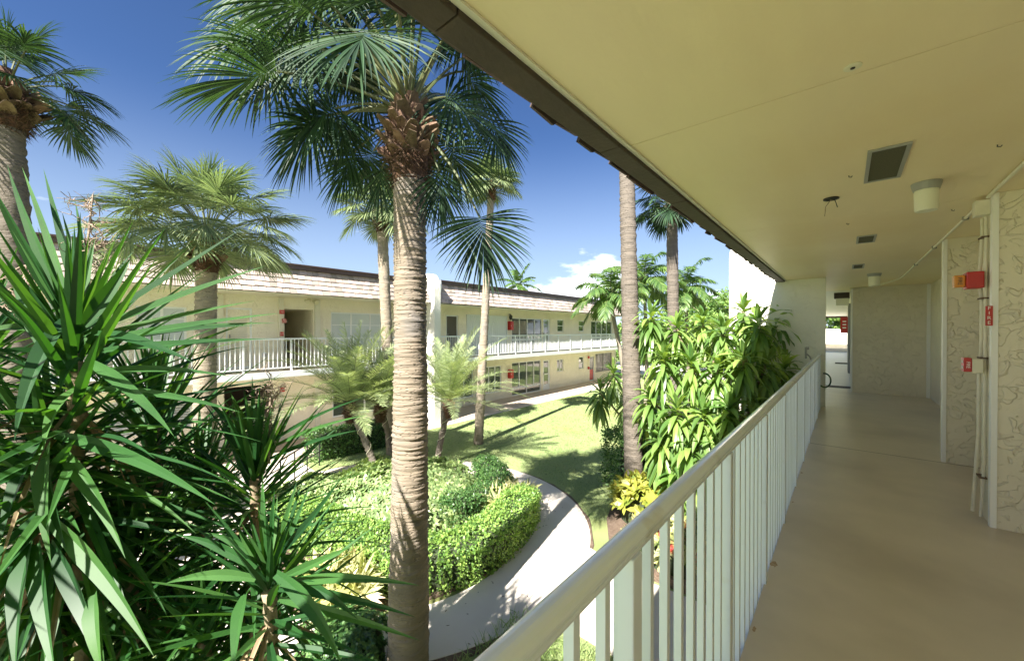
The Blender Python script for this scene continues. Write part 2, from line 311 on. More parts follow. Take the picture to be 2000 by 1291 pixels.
# the round garden path
m = MB(); n = 96; v = []; f = []
for i in range(n):
    a = 2*pi*i/n; ri = 2.72+.1*cos(a*2+1); ro = 3.78+.14*cos(2*a-.8)
    for r, z in ((ri, .0), (ri, .03), (ro, .03), (ro, .0)): v.append((C0[0]+r*cos(a), C0[1]+r*sin(a), z))
for i in range(n):
    for j in range(3): f.append((i*4+j, ((i+1) % n)*4+j, ((i+1) % n)*4+j+1, i*4+j+1))
m.add(v, f); struct(m.build('round_garden_path', m_concrete))
m = MB(); v = []; f = []
for i in range(n):
    a = 2*pi*i/n; ro = 3.78+.14*cos(2*a-.8); j_ = random.uniform(.03, .085)
    for r, z in ((ro-.003, .0), (ro-.003, .022), (ro+j_, .022), (ro+j_+.02, .0)): v.append((C0[0]+r*cos(a), C0[1]+r*sin(a), z))
for i in range(n):
    for j in range(3): f.append((i*4+j, ((i+1) % n)*4+j, ((i+1) % n)*4+j+1, i*4+j+1))
m.add(v, f); struct(m.build('soil_edge_of_path', m_mulch))
sheet('path_to_gallery', m_concrete, [(-3.6, 4.35), (.5, 4.2), (.5, 5.95), (-2.6, 5.9), (-3.4, 6.15)], -.01, .026)
sheet('path_to_stairs', m_concrete, [(-12.6, 2.9), (-10.2, 3.0), (-10.4, 4.6), (-12.6, 4.75)], -.01, .026)
sheet('path_along_garden', m_concrete, [(-9.3, 1.9), (-8.2, 1.2), (-10.4, -2.5), (-11.6, -1.8)], -.01, .022)
m = MB(); m.box(-14.8, -12.45, -14, 31, -.02, .012); struct(m.build('ground_floor_walkway', m_walk))
m = MB(); m.box(-12.45, -12.36, -14, 31, -.02, .016); struct(m.build('walkway_kerb', m_concrete))
# planted round bed soil
sheet('planting_bed_soil', m_mulch, ring_pts(2.7, 0, 2*pi*59/60, 59), -.01, .02)
sheet('side_bed_soil', m_mulch, [(-3.7, 7.35), (-3.0, 6.1), (-.5, 6.05), (-.5, 10.1), (-3.6, 10.1), (-4.1, 8.6)], -.01, .02)
m = MB(); m.box(-3.1, -.5, 6.0, 6.06, -.02, .14); m.box(-3.15, -3.09, 6.0, 6.5, -.02, .14); tag(bevel(m.build('bed_edging', m_mulch, org=(-1.8, 6.03, 0))), 'low dark edging along the plant bed seen through the balusters', 'edging')
m = MB(); m.box(-60, 60, 34, 46, .0, .008); struct(m.build('far_road', m_concrete))

# grass blades (uncountable)
pts = []
K = 130000
X = RNG.uniform(-12.3, -1.6, K); Y = RNG.uniform(-1.0, 26., K)
# thin out with distance
keep = RNG.random(K) < np.clip(9./np.maximum(np.hypot(X, Y), 4), .18, 1)
r_ = np.hypot(X-C0[0], Y-C0[1]); keep &= (r_ > 3.98)
keep &= ~((X > -3.75) & (Y > 6.3) & (Y < 10.2)) & ~((X > -3.4) & (Y > 4.1) & (Y < 6.4)) & ~((X < -10) & (Y > 2.8) & (Y < 4.85)) & ~((X < -8) & (Y < 2.2))
X, Y = X[keep], Y[keep]; K = len(X); d_ = np.hypot(X, Y)
gb = MB()
Dg = np.stack([RNG.normal(0, .5, K), RNG.normal(0, .5, K), np.ones(K)], 1)
gb.ribbons(np.stack([X, Y, np.zeros(K)-.005], 1), Dg, np.stack([RNG.normal(0, 1, K), RNG.normal(0, 1, K), np.zeros(K)+.1], 1), RNG.uniform(.03, .06, K), .006+.0011*d_, droop=.7, seg=2, prof=lambda t: 1-t*.6)
tag(gb.build('grass', m_grass), 'short sunlit green grass of the courtyard lawn', 'grass', kind='stuff')
# the taller grass left between path and gallery
gb = MB(); K = 2600
P = np.stack([RNG.uniform(-3.4, -1.2, K), RNG.uniform(2.6, 4.15, K), np.zeros(K)], 1)
gb.ribbons(P, np.stack([RNG.normal(0, .35, K), RNG.normal(0, .35, K), np.ones(K)], 1), np.stack([RNG.normal(0, 1, K), RNG.normal(0, 1, K), np.zeros(K)+.1], 1), RNG.uniform(.1, .28, K), .012, droop=.8, seg=3, prof=lambda t: 1-t*.8)
tag(gb.build('tall_grass', m_grass), 'longer grass blades by the path under the near handrail', 'grass', kind='stuff')

# ================================================================== wall with openings
def wall_open(y0, y1, z0, z1, X, openings, depth, face=1, axis='x'):
    """wall sheet in the plane x = X with rectangular openings and their reveals; face=+1 looks to +x"""
    m = MB(); ys = sorted(set([y0, y1]+[o[0] for o in openings]+[o[1] for o in openings])); zs = sorted(set([z0, z1]+[o[2] for o in openings]+[o[3] for o in openings]))
    for a, b in zip(ys[:-1], ys[1:]):
        for c, d in zip(zs[:-1], zs[1:]):
            cy, cz = (a+b)/2, (c+d)/2
            if any(o[0] < cy < o[1] and o[2] < cz < o[3] for o in openings): continue
            m.add([(X, a, c), (X, b, c), (X, b, d), (X, a, d)], [(0, 1, 2, 3)])
    for (a, b, c, d) in openings:
        Xb = X-face*depth
        for p, q in (((a, c), (b, c)), ((b, c), (b, d)), ((b, d), (a, d)), ((a, d), (a, c))):
            m.add([(X, *p), (X, *q), (Xb, *q), (Xb, *p)], [(0, 1, 2, 3)])
    return m
def text_mesh(txt, size, mat, parent, loc, rot, name='lettering', extrude=.001):
    c = bpy.data.curves.new(name, 'FONT'); c.body = txt; c.size = size; c.align_x = 'CENTER'; c.align_y = 'CENTER'; c.extrude = extrude
    t = bpy.data.objects.new(name, c); COL.objects.link(t)
    dg = bpy.context.evaluated_depsgraph_get(); me = bpy.data.meshes.new_from_object(t.evaluated_get(dg)); bpy.data.objects.remove(t)
    me.materials.clear(); me.materials.append(mat)
    o = bpy.data.objects.new(name, me); COL.objects.link(o); o.parent = parent
    o0 = np.array(parent['_o']); o.location = tuple(np.array(loc)-o0); o.rotation_euler = rot; return o

def tiles(m, y0, y1, xe, ze, xt, zt, rows, tw, jit=.012, up=1):
    """rows of rough flat tiles on a steep slope from (xe,ze) up to (xt,zt)"""
    e = np.array([xe, 0, ze]); tp = np.array([xt, 0, zt]); d = tp-e; ln = np.linalg.norm(d); d = d/ln
    out = np.array([d[2], 0, -d[0]]); out = out*np.sign(out[0])*(1 if xe > xt else -1)*1.0
    if (xe > xt) != (out[0] > 0): out = -out
    h = ln/rows
    for r in range(rows):
        y = y0-random.random()*tw
        while y < y1:
            w_ = tw*random.uniform(.8, 1.2); a = max(y, y0)+.005; b = min(y+w_, y1)-.005
            if b-a > .02:
                dj = random.uniform(-jit, jit); oj = random.uniform(0, jit*.8)
                base = e+d*(h*r+dj)
                c = base+d*h*.53+out*(.016+oj); c[1] = (a+b)/2
                sk = random.uniform(-.5, .5)*jit
                m.obox(c, d*h*.53+out*(-.012), (sk*.2, (b-a)/2, sk), out*(.009 if jit < .01 else .010))
            y += w_

# ================================================================== OPPOSITE BUILDING
XW = -14.8; XE = -13.2
ob = thing('apartment_building', (XW, 10, 0), 'long cream two storey apartment building across the lawn with pale tiled mansard roof', 'building')
ops = []   # y0,y1,z0,z1,kind
up = 2.62
OP = [
 (12.47, 13.25, up+.0, 4.63, 'door_dark'), (13.8, 16.95, up+.03, 4.70, 'shutter'), (17.42, 20.4, up+.03, 4.62, 'slider'), (20.52, 21.3, up+.02, 4.62, 'door_glass'),
 (22.16, 22.95, 3.78, 4.62, 'sash'), (24.95, 25.7, 3.80, 4.6, 'sash'), (26.75, 30.3, up+.03, 4.6, 'slider'),
 (15.0, 16.5, .42, 1.9, 'triple'), (12.4, 14.3, .42, 1.9, 'triple'), (17.42, 20.3, .03, 2.0, 'slider_low'), (20.52, 21.3, .03, 1.95, 'door_glass'), (22.12, 22.92, 1.08, 1.92, 'double'), (24.95, 25.7, 1.05, 1.94, 'sash'),
 (26.55, 27.3, .02, 1.9, 'door_red'), (27.45, 30.3, .6, 2.06, 'screen'),
 (3.55, 4.28, up+.02, 4.6, 'door_pale'), (5.24, 6.2, up+.02, 4.62, 'passage'), (6.85, 9.3, 3.1, 4.57, 'jalousie'), (1.5, 2.6, 3.5, 4.55, 'jalousie'), (-1.6, .3, 3.2, 4.55, 'jalousie'), (-5.5, -3, 3.2, 4.55, 'jalousie'),
 (3.5, 4.9, .02, 2.06, 'passage_low'), (6.9, 8.9, .55, 1.95, 'triple'), (.9, 2.7, 1.0, 1.95, 'louver'), (-2.6, -.6, .9, 1.95, 'triple')]
wm = wall_open(-14, 31, 0, 5.1, XW, [o[:4] for o in OP], .14)
wm.box(XW-8, XW-.01, 30.98, 31, 0, 5.1); wm.box(XW-8, XW-7.9, -14, 31, 0, 5.1); wm.box(XW-8, XW-.01, -14, -13.98, 0, 5.1)
wm.build('wall', m_wall, ob)
def frame_rect(m, y0, y1, z0, z1, x0, x1, t):
    m.box(x0, x1, y0, y1, z1-t, z1); m.box(x0, x1, y0, y1, z0, z0+t); m.box(x0, x1, y0, y0+t, z0+t, z1-t); m.box(x0, x1, y1-t, y1, z0+t, z1-t)
for (y0, y1, z0, z1, kd) in OP:
    fx0, fx1 = XW-.10, XW-.04; px = XW-.09
    e = .002; a, b, c, d = y0+e, y1-e, z0+e, z1-e
    def pane(parent, mat, a, b, c, d, name='pane'): return boxes(name, mat, parent, (px, px+.015, a, b, c, d))
    fr = MB()
    if kd in ('slider', 'slider_low', 'triple', 'double', 'sash', 'screen', 'jalousie'):
        frame_rect(fr, a, b, c, d, fx0, fx1, .05)
        nd = {'slider': 4, 'slider_low': 4, 'triple': 3, 'double': 2, 'sash': 1, 'screen': 2, 'jalousie': 3 if b-a > 1.5 else 2}[kd]
        lowz = c
        if kd == 'slider_low': lowz = c+.38; fr.box(fx0, fx1, a+.05, b-.05, lowz, lowz+.1)
        for i in range(1, nd): yy = a+(b-a)*i/nd; fr.box(fx0, fx1-.004, yy-.03, yy+.03, c+.05 if not (kd == 'slider_low' and i % 2) else lowz+.1, d-.05)
        if kd == 'sash': fr.box(fx0, fx1-.004, a+.05, b-.05, (c+d)/2-.025, (c+d)/2+.025)
        if kd == 'jalousie':
            for i in (1, 2): fr.box(fx0, fx1-.012, a+.05, b-.05, c+(d-c)*i/3-.015, c+(d-c)*i/3+.015)
        W = fr.build('window', m_white2 if kd != 'screen' else m_grey, ob)
        pane(W, {'jalousie': m_blind, 'screen': m_glass2}.get(kd, m_glass), a+.03, b-.03, c+.03, d-.03)
        if kd == 'slider':      # white strip on the glass, colour standing in for reflections
            boxes('reflection_strip', m_white2, W, (px+.016, px+.02, a+.05, b-.05, c+.62, c+.72))
        boxes('sill', m_wall, W, (XW+.001, XW+.03, a-.05, b+.05, z0-.06, z0-.003))
    elif kd == 'shutter':
        m = MB(); frame_rect(m, a, b, c, d, XW-.02, XW+.05, .06)
        k = int((b-a)/.16)
        for i in range(k):
            y_ = a+.06+(b-a-.12)*i/k; w2 = (b-a-.12)/k
            m.add([(XW-.01, y_, c+.06), (XW+.03, y_+w2/2, c+.06), (XW+.03, y_+w2/2, d-.06), (XW-.01, y_, d-.06)], [(0, 1, 2, 3)])
            m.add([(XW+.03, y_+w2/2, c+.06), (XW-.01, y_+w2, c+.06), (XW-.01, y_+w2, d-.06), (XW+.03, y_+w2/2, d-.06)], [(0, 1, 2, 3)])
        m.build('shutter', m_shut, ob, label='closed white accordion storm shutter')
    elif kd.startswith('door'):
        frame_rect(fr, a, b, c, d, fx0, fx1, .06)
        if kd == 'door_glass':
            fr.box(fx0, fx1-.01, a+.06, b-.06, c+.06, c+.36); fr.box(fx0, fx1-.01, a+.06, b-.06, c+.98, c+1.04); fr.box(fx0, fx1-.01, a+.06, a+.13, c+.36, d-.06); fr.box(fx0, fx1-.01, b-.13, b-.06, c+.36, d-.06)
        D_ = fr.build('door', {'door_red': m_shut}.get(kd, m_white2), ob)
        pane(D_, {'door_dark': m_glass2, 'door_glass': m_glass, 'door_pale': m_wall, 'door_red': m_glass2}[kd], a+.04, b-.04, c+.04, d-.04, 'door_leaf')
        if kd == 'door_pale':
            lv = MB()
            for i in range(24): lv.box(px+.016, px+.035, a+.14, b-.14, c+.2+i*.06, c+.235+i*.06)
            lv.build('louvre', m_trim, D_)
        if kd == 'door_red': boxes('kick_panel', m_red, D_, (px+.016, px+.03, a+.1, b-.1, c+.1, c+.85))
        h = MB(); h.box(fx1, fx1+.05, a+.09, a+.12, c+.98, c+1.1); h.build('handle', m_grey, D_)
    elif kd.startswith('passage'):
        m = MB(); dp = 3.2; X0, X1 = XW-dp, XW-.1402
        m.add([(X0, a, c), (X0, b, c), (X0, b, d), (X0, a, d)], [(0, 1, 2, 3)])
        for p, q in (((a, c), (b, c)), ((b, c), (b, d)), ((b, d), (a, d)), ((a, d), (a, c))): m.add([(X1, *p), (X1, *q), (X0, *q), (X0, *p)], [(0, 1, 2, 3)])
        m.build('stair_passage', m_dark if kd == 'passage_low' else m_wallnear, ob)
    elif kd == 'louver':
        m = MB(); frame_rect(m, a, b, c, d, XW-.05, XW+.02, .04)
        for i in range(12): m.obox((XW-.01, (a+b)/2, c+.08+i*(d-c-.1)/12), (.02, 0, -.02), (0, (b-a)/2-.04, 0), (.004, 0, .004))
        m.build('louvred_shutter', m_shut, ob)
# pilasters
for y_, w_ in ((3.3, .17), (5.04, .15), (6.24, .18), (-3.0, .17)):
    boxes('pilaster', m_trim, ob, (XW+.001, XW+.09, y_, y_+w_, 0, 2.44), (XW+.001, XW+.09, y_, y_+w_, up, 4.98))
boxes('end_post', m_wall, ob, (-13.45, -13.3, 30.5, 30.65, 0, 2.44))
boxes('upper_walkway', m_trim, ob, (XW, XE, -14, 31, 2.44, 2.60))
boxes('slab_edge', m_white2, ob, (XE, XE+.03, -14, 31, 2.43, 2.615))
boxes('passage_floor', m_floor, ob, (XW+.002, XE-.03, -14, 31, 2.604, 2.612))
boxes('beam', m_wall, ob, (XW+.003, XW+.3, -14, 10.1, 2.12, 2.438))
boxes('soffit', m_wall, ob, (XW-8, -12.98, -14, 31, 5.03, 5.10))
boxes('soffit_board', m_trim, ob, (-13.1, -12.985, -14, 31, 4.985, 5.028))
rf = MB()
tiles(rf, -14, 10.05, -12.93, 5.0, -13.32, 5.80, 5, .21, jit=.009)
ro = rf.build('roof', m_tile, ob); rf = MB()
tiles(rf, 10.5, 31, -12.93, 5.02, -13.32, 5.86, 5, .21, jit=.009); rf.build('roof', m_tile, ob)
boxes('roof_backing', m_fascia, ro, (-22, -13.36, -14, 31, 5.12, 5.83))
bk = MB(); bk.add([(-12.97, -14, 5.0), (-12.97, 31, 5.0), (-13.36, 31, 5.84), (-13.36, -14, 5.84)], [(0, 1, 2, 3)]); bk.build('roof_underlay', m_fascia, ro)
boxes('roof_cap', m_cap, ro, (-22, -13.20, -14, 10.05, 5.80, 5.92), (-22, -13.14, -14, 10.05, 5.92, 5.96), (-22, -13.20, 10.5, 31, 5.86, 5.99), (-22, -13.14, 10.5, 31, 5.99, 6.03))
def fin(name, parent, y0, y1, xa, xb, z0, ztop, rr, mat):
    """end wall projecting past the eave with a rounded upper corner; xb is the free edge"""
    s = 1 if xb > xa else -1; pr = [(xa, z0), (xb, z0), (xb, ztop-rr*1.5)]
    for i in range(1, 11): a = i/10*pi/2; pr.append((xb-s*rr*(1-cos(a)), ztop-rr*1.5+rr*1.5*sin(a)))
    pr.append((xa, ztop)); k = len(pr); m = MB()
    v = [(x, y0, z) for x, z in pr]+[(x, y1, z) for x, z in pr]
    m.add(v, [tuple(range(k)), tuple(range(2*k-1, k-1, -1))]+[(i, i+k, (i+1) % k+k, (i+1) % k) for i in range(k)])
    return m.build(name, mat, parent)
fin('dividing_wall', ob, 10.1, 10.42, XW-.5, -12.72, 0, 6.22, .45, m_white_st)
dp = MB(); dp.tube([(-12.85, 10.5, 5.95), (-12.82, 10.5, 5.7), (-12.86, 10.5, 5.5), (-12.98, 10.5, 5.15), (-13.1, 10.5, 4.9)], .045, 8); dp.build('downpipe', m_white2, ob)

# railing of the opposite walkway
def opp_rail(y0, y1, label, nmax=100):
    X = XE-.06
    R_ = thing('balcony_railing', (X, y0, 2.61), label, 'railing', 'white railings of the opposite walkway')
    bevel(boxes('handrail', m_white2, R_, (X-.03, X+.03, y0, y1, 3.58, 3.635)), .008)
    boxes('bottom_rail', m_white2, R_, (X-.018, X+.018, y0, y1, 2.70, 2.735))
    np_ = int(round((y1-y0)/1.36)); ps = [y0+.03+(y1-y0-.06)*i/np_ for i in range(np_+1)]
    src = None
    for y_ in ps:
        if src is None: src = boxes('post', m_white2, R_, (X-.025, X+.025, y_-.025, y_+.025, 2.61, 3.58)); o = src; y00 = y_
        else: o = src.copy(); COL.objects.link(o); o.parent = R_; o.location = (0, y_-y00, 0)
    bs = [y_ for y_ in np.arange(y0+.12, y1, .122) if min(abs(y_-p) for p in ps) > .05]
    src = None
    for y_ in bs[:nmax]:
        if src is None: src = boxes('baluster', m_white2, R_, (X-.01, X+.01, y_-.01, y_+.01, 2.735, 3.58)); y00 = y_
        else: o = src.copy(); COL.objects.link(o); o.parent = R_; o.location = (0, y_-y00, 0)
    if bs[nmax:]:
        m = MB()
        for y_ in bs[nmax:]: m.box(X-.01, X+.01, y_-.01, y_+.01, 2.735, 3.58)
        m.build('far_balusters', m_white2, R_)['kind'] = 'stuff'
opp_rail(-1.6, 10.08, 'white baluster railing of the upper walkway left of the dividing wall, partly behind the yucca')
opp_rail(10.46, 30.8, 'white baluster railing of the upper walkway right of the dividing wall')

# fittings on the opposite facade
def cabinet(y, z, label):
    t = thing('extinguisher_cabinet', (XW, y, z), label, 'cabinet', 'red extinguisher cabinets on the facade')
    bevel(boxes('case', m_red, t, (XW+.002, XW+.2, y, y+.3, z, z+.5)), .01); boxes('door', m_red, t, (XW+.2, XW+.212, y+.03, y+.27, z+.04, z+.46)); boxes('handle', m_white2, t, (XW+.213, XW+.225, y+.05, y+.07, z+.2, z+.28))
cabinet(17.03, 3.9, 'red fire extinguisher cabinet on the upper floor wall beside the glass sliding door')
cabinet(17.03, 1.12, 'red fire extinguisher cabinet on the ground floor wall beside the glass sliding door')
t = thing('wall_lantern', (XW, 17.15, 4.55), 'black wall lantern above the upper red cabinet', 'lamp')
m = MB(); m.lathe([(.0, 0), (.06, .01), (.08, .05), (.1, .22), (.0, .32)], (XW+.14, 17.15, 4.48), 8); m.build('lantern_body', m_black, t); boxes('bracket', m_black, t, (XW+.002, XW+.14, 17.13, 17.17, 4.78, 4.82)); m = MB(); m.lathe([(.03, 0), (.07, .02), (.085, .1)], (XW+.14, 17.15, 4.56), 8)
def plaque(y, z, w_, h, label, cat, txt=None, name='wall_sign', body=m_red, dep=.05):
    t = thing(name, (XW+.09, y, z), label, cat); bevel(boxes('plate', body, t, (XW+.092, XW+.092+dep, y-w_/2, y+w_/2, z-h/2, z+h/2)), .004)
    if txt: text_mesh(txt, h*.42, m_lettw, t, (XW+.0935+dep, y, z), (pi/2, 0, pi/2))
    return t
plaque(5.12, 4.5, .15, .13, 'small red fire strobe at the top of the pilaster beside the upper dark passage', 'alarm', 'FIRE', 'fire_strobe')
plaque(5.19, 4.2, .13, .14, 'red and white fire sign in the middle of the pilaster beside the upper dark passage', 'sign', 'FIRE\nALARM')
plaque(5.12, 3.75, .1, .14, 'red pull station low on the pilaster beside the upper dark passage', 'alarm', 'PULL', 'fire_pull_station')
plaque(5.13, 1.84, .13, .14, 'red fire strobe on the ground floor pilaster behind the date palm fronds', 'alarm', 'FIRE', 'fire_strobe')
for z_, wd in ((1.86, 'upper'), (1.05, 'lower')):
    t = thing('fire_alarm_bell' if z_ > 1.5 else 'fire_pull_station', (XW, 26.3, z_), wd+' red alarm on the thin pipe beside the far ground floor window', 'alarm')
    boxes('case', m_red, t, (XW+.03, XW+.1, 26.22, 26.38, z_-.09, z_+.09)); boxes('front', m_red, t, (XW+.1, XW+.115, 26.25, 26.35, z_-.05, z_+.05))
m = MB(); m.tube([(XW+.02, 26.3, .95), (XW+.02, 26.3, 2.43)], .018, 6); tag(m.build('conduit_pipe', m_conduit, org=(XW, 26.3, .95)), 'thin vertical pipe on the far ground floor wall linking two red alarms', 'pipe')
t = thing('flood_light', (XW+.1, 6.0, 4.9), 'twin flood lights under the eave above the upper dark passage', 'lamp')
boxes('mount', m_cream, t, (XW+.1, XW+.2, 5.96, 6.04, 4.9, 5.02))
for s_ in (-1, 1):
    m = MB(); c = np.array([XW+.3, 6.0+s_*.13, 4.9]); m.tube([c-np.array([.12, 0, -.03]), c+np.array([.05, s_*.02, -.02]), c+np.array([.1, s_*.03, -.04])], [.045, .07, .075], 12); m.build('lamp_head', m_cream, t)
t = thing('outlet_box', (XW, 4.6, 3.05), 'small white outlet box on the wall between pale door and passage pilaster', 'box'); bevel(boxes('case', m_white2, t, (XW+.002, XW+.05, 4.54, 4.67, 2.98, 3.13))); boxes('cover', m_grey, t, (XW+.051, XW+.056, 4.56, 4.65, 3.0, 3.1))

# ================================================================== NEAR BUILDING (gallery)
nb = thing('gallery_building', (.9, 0, 0), 'near building with the covered upper gallery, ceiling, stucco walls and tan floor', 'building')
ZF = 2.31; ZT = 4.94
# floor slabs with an open joint
fl = MB(); fl.box(-.372, 1.7, -4, 6.782, ZF-.02, ZF); fl.box(-.372, 1.7, 6.797, 13.85, ZF-.02, ZF); bevel(fl.build('gallery_floor', m_floor, nb), .003)
boxes('floor_joint', m_fascia, nb, (-.371, 1.7, 6.7822, 6.7968, ZF-.02, ZF-.001))
boxes('slab', m_fascia, nb, (-.36, 1.7, -4, 39, ZF-.22, ZF-.021))
boxes('slab_edge', m_white, nb, (-.47, -.3725, -4, 10.1, ZF-.23, ZF-.03))
boxes('threshold', m_fascia, nb, (-.372, .13, 13.852, 14.35, ZF-.02, ZF+.004))
m_floor2 = M('far_floor', (.50, .50, .50), (.44, .45, .46), scale=2, rough=.3)
boxes('far_floor', m_floor2, nb, (-1.6, .13, 14.352, 38.4, ZF-.02, ZF))
boxes('end_parapet', m_wall, nb, (-4, 3, 38.4, 38.6, ZF-.2, ZF+.22))
cl = MB()
for a, b in ((-4, 2.197), (2.203, 4.88), (4.884, 7.4), (7.404, 13.85)): cl.box(-.98, 1.7, a, b, ZT, ZT+.05)
cl.build('ceiling', m_ceil, nb); boxes('seam_filler', m_boot, nb, (-.98, 1.6, 2.1972, 2.2028, ZT+.003, ZT+.03), (-.98, 1.6, 4.8802, 4.8838, ZT+.002, ZT+.03))
m_ceil2 = M('far_ceiling', (.70, .67, .58), rough=.5)
boxes('far_ceiling', m_ceil2, nb, (-1.2, 1.7, 13.852, 38, ZT, ZT+.05)); boxes('far_eave', m_fascia, nb, (-1.3, 1.7, 38, 38.2, ZT-.12, ZT+.1))
boxes('roof_deck', m_fascia, nb, (-.72, 9, -4, 38, ZT+.055, ZT+.95))
ev = MB(); y = -4
while y < 10.2:
    y2 = min(y+1.22, 10.2); ev.box(-1.105, -.982, y+.003, y2-.003, ZT-.035, ZT+.02); y = y2
bevel(ev.build('eave_board', m_fascia, nb), .006)
boxes('eave_strip', m_trim, nb, (-.981, -.955, -4, 10.2, ZT-.012, ZT-.0005))
tl = MB(); tiles(tl, -4, 10.2, -1.105, ZT-.030, -.78, ZT+.95, 5, .22, jit=.015); tl.build('roof_tiles', m_tiledark, nb)
# walls
def nwall(*b, name='wall', mat=m_wallnear): return boxes(name, mat, nb, *b)
nwall((.89, 1.7, 4.8, 5.14, ZF+.001, ZT-.001)); nwall((.89, 1.7, 6.82, 7.0, ZF+.001, ZT-.001))
nwall((1.62, 1.7, 5.14, 6.82, ZF+.001, ZT-.001), (1.5, 1.7, 7.0, 13.1, ZF+.001, ZT-.001), (1.6, 1.7, -4, 4.8, ZF+.001, ZT-.001))
nwall((.13, 9, 13.1, 38, ZF+.001, ZT-.001))
boxes('lower_wall', m_wallnear, nb, (.4, 9, -4, 38, 0, ZF-.23))
bevel(boxes('outer_wall', m_wallnear, nb, (1.701, 9, -4, 13.09, ZF-.2, ZT+.05)))
fin('fin_wall', nb, 10.2, 10.42, -.3, -2.05, 0, 6.15, .42, m_finwall)
for (x, y) in ((.885, 4.795), (.885, 6.815), (.125, 13.095)): boxes('corner_trim', m_bead, nb, (x-.006, x+.028, y-.006, y, ZF+.002, ZT-.002), (x-.006, x-.0005, y, y+.05, ZF+.002, ZT-.002))
boxes('corner_trim', m_bead, nb, (1.44, 1.499, 13.05, 13.098, ZF+.002, ZT-.002))
# the window beside the alcove
W = MB(); frame_rect(W, 8.0, 10.9, ZF+.45, ZT-.35, 1.43, 1.498, .05); W = W.build('window', m_white, nb); boxes('pane', m_blind, W, (1.45, 1.46, 8.04, 10.86, ZF+.49, ZT-.39))
# door frame far down the passage
D_ = boxes('door', m_grey, nb, (.07, .128, 15.2, 15.3, ZF+.3, ZT-.35), (.07, .128, 16.1, 16.2, ZF+.3, ZT-.35), (.07, .128, 15.2, 16.2, ZT-.35, ZT-.28))
# ceiling vents as parts of the building
for (x0, x1, y0, y1) in ((.1, .29, 3.18, 3.84), (.1, .27, 5.98, 6.44), (.09, .24, 8.5, 9.0)):
    m = MB(); z0 = ZT-.012; z1 = ZT-.001; t_ = .02
    m.box(x0, x1, y0, y0+t_, z0, z1); m.box(x0, x1, y1-t_, y1, z0, z1); m.box(x0, x0+t_, y0+t_, y1-t_, z0, z1); m.box(x1-t_, x1, y0+t_, y1-t_, z0, z1)
    v_ = m.build('ceiling_vent', m_grey, nb); boxes('mesh_screen', m_meshvent, v_, (x0+t_, x1-t_, y0+t_, y1-t_, ZT-.006, ZT-.001))

m_rust = M('rust_stain', (.36, .22, .10), (.50, .38, .25), scale=40, rough=.6)
for y_, s_ in ((.02+1.62, .02), (2.36, .012), (3.1, .022), (4.34, .01), (1.0, .012), (5.3, .014)):
    m = MB(); k = 14; m.add([(-.352+s_*random.uniform(.6, 1.4)*cos(2*pi*j/k)*.8, y_+s_*1.6*random.uniform(.6, 1.4)*sin(2*pi*j/k), ZF+.0012) for j in range(k)], [tuple(range(k))]); m.build('rust_stain', m_rust, nb)
# near railing
YS, YE = -.75, 10.15; XB = -.384
nr = thing('gallery_railing', (XB, 0, ZF), 'white metal gallery railing with rounded handrail running along the near walkway', 'railing')
hr = MB(); pr = [(-.024, 0), (-.0265, .003), (-.0275, .008), (-.0275, .014), (-.024, .0155), (-.024, .018), (-.0265, .020), (-.0265, .025), (-.0245, .030), (-.020, .035), (-.013, .039), (-.006, .041), (.0, .0415), (.006, .041), (.013, .039), (.020, .035), (.0245, .030), (.0265, .025), (.0265, .020), (.024, .018), (.024, .0155), (.0275, .014), (.0275, .008), (.0265, .003), (.024, 0)]
v = [(XB+a, YS, 3.352+b) for a, b in pr]+[(XB+a, YE, 3.352+b) for a, b in pr]; k = len(pr)
hr.add(v, [(i, i+1, i+1+k, i+k) for i in range(k-1)]+[(k-1, 0, k, 2*k-1), tuple(range(k-1, -1, -1)), tuple(range(k, 2*k))]); hr.build('handrail', m_white, nr, smooth=False)
boxes('under_rail', m_white, nr, (XB-.015, XB+.015, YS, YE, 3.344, 3.3515))
src = psrc = None; i = 0; y = .87-.1235*13
while y < YE-.03:
    if (i-13) % 8 == 0:
        if psrc is None: psrc = bevel(boxes('post', m_white, nr, (XB-.025, XB+.025, -.025, .025, ZF-.03, 3.3435)), .003); o = psrc
        else: o = psrc.copy(); COL.objects.link(o); o.parent = nr
    else:
        if src is None: src = bevel(boxes('baluster', m_white, nr, (XB-.0115, XB+.0115, -.0115, .0115, ZF-.03, 3.3435)), .0012); o = src
        else: o = src.copy(); COL.objects.link(o); o.parent = nr
    o.location = (0, y, 0); y += .1235; i += 1

# fittings of the gallery
def cyl_light(x, y, label, r=.07, h=.17):
    t = thing('ceiling_light', (x, y, ZT), label, 'lamp', 'ceiling lights of the gallery')
    m = MB(); m.lathe([(r*1.18, -.001), (r*1.14, -.02), (r*1.0, -.055)], (x, y, ZT), 32); m.build('collar', m_grey, t, smooth=False)
    m = MB(); m.lathe([(r*.93, -.0555), (r*.95, -.07), (r*.90, -h-.02), (r*.84, -h-.035), (0.001, -h-.036)], (x, y, ZT), 32); m.build('lamp_shade', m_lamp, t, smooth=False)
cyl_light(.45, 4.15, 'near cylinder ceiling light with grey collar in front of the wall conduit'); cyl_light(.42, 10.1, 'small distant cylinder ceiling light by the end wall', .09, .2)
t = thing('square_ceiling_light', (-.08, 14.6, ZT), 'square ceiling light with dark top beyond the end wall in the passage', 'lamp', 'ceiling lights of the gallery')
bevel(boxes('housing', m_fascia, t, (-.24, .1, 14.5, 14.8, ZT-.16, ZT-.001))); bevel(boxes('lamp_shade', m_lamp, t, (-.2, .08, 14.52, 14.78, ZT-.36, ZT-.161)))
t = thing('open_junction_box', (-.09, 4.13, ZT), 'open round ceiling junction box with two loose wires hanging down', 'junction box')
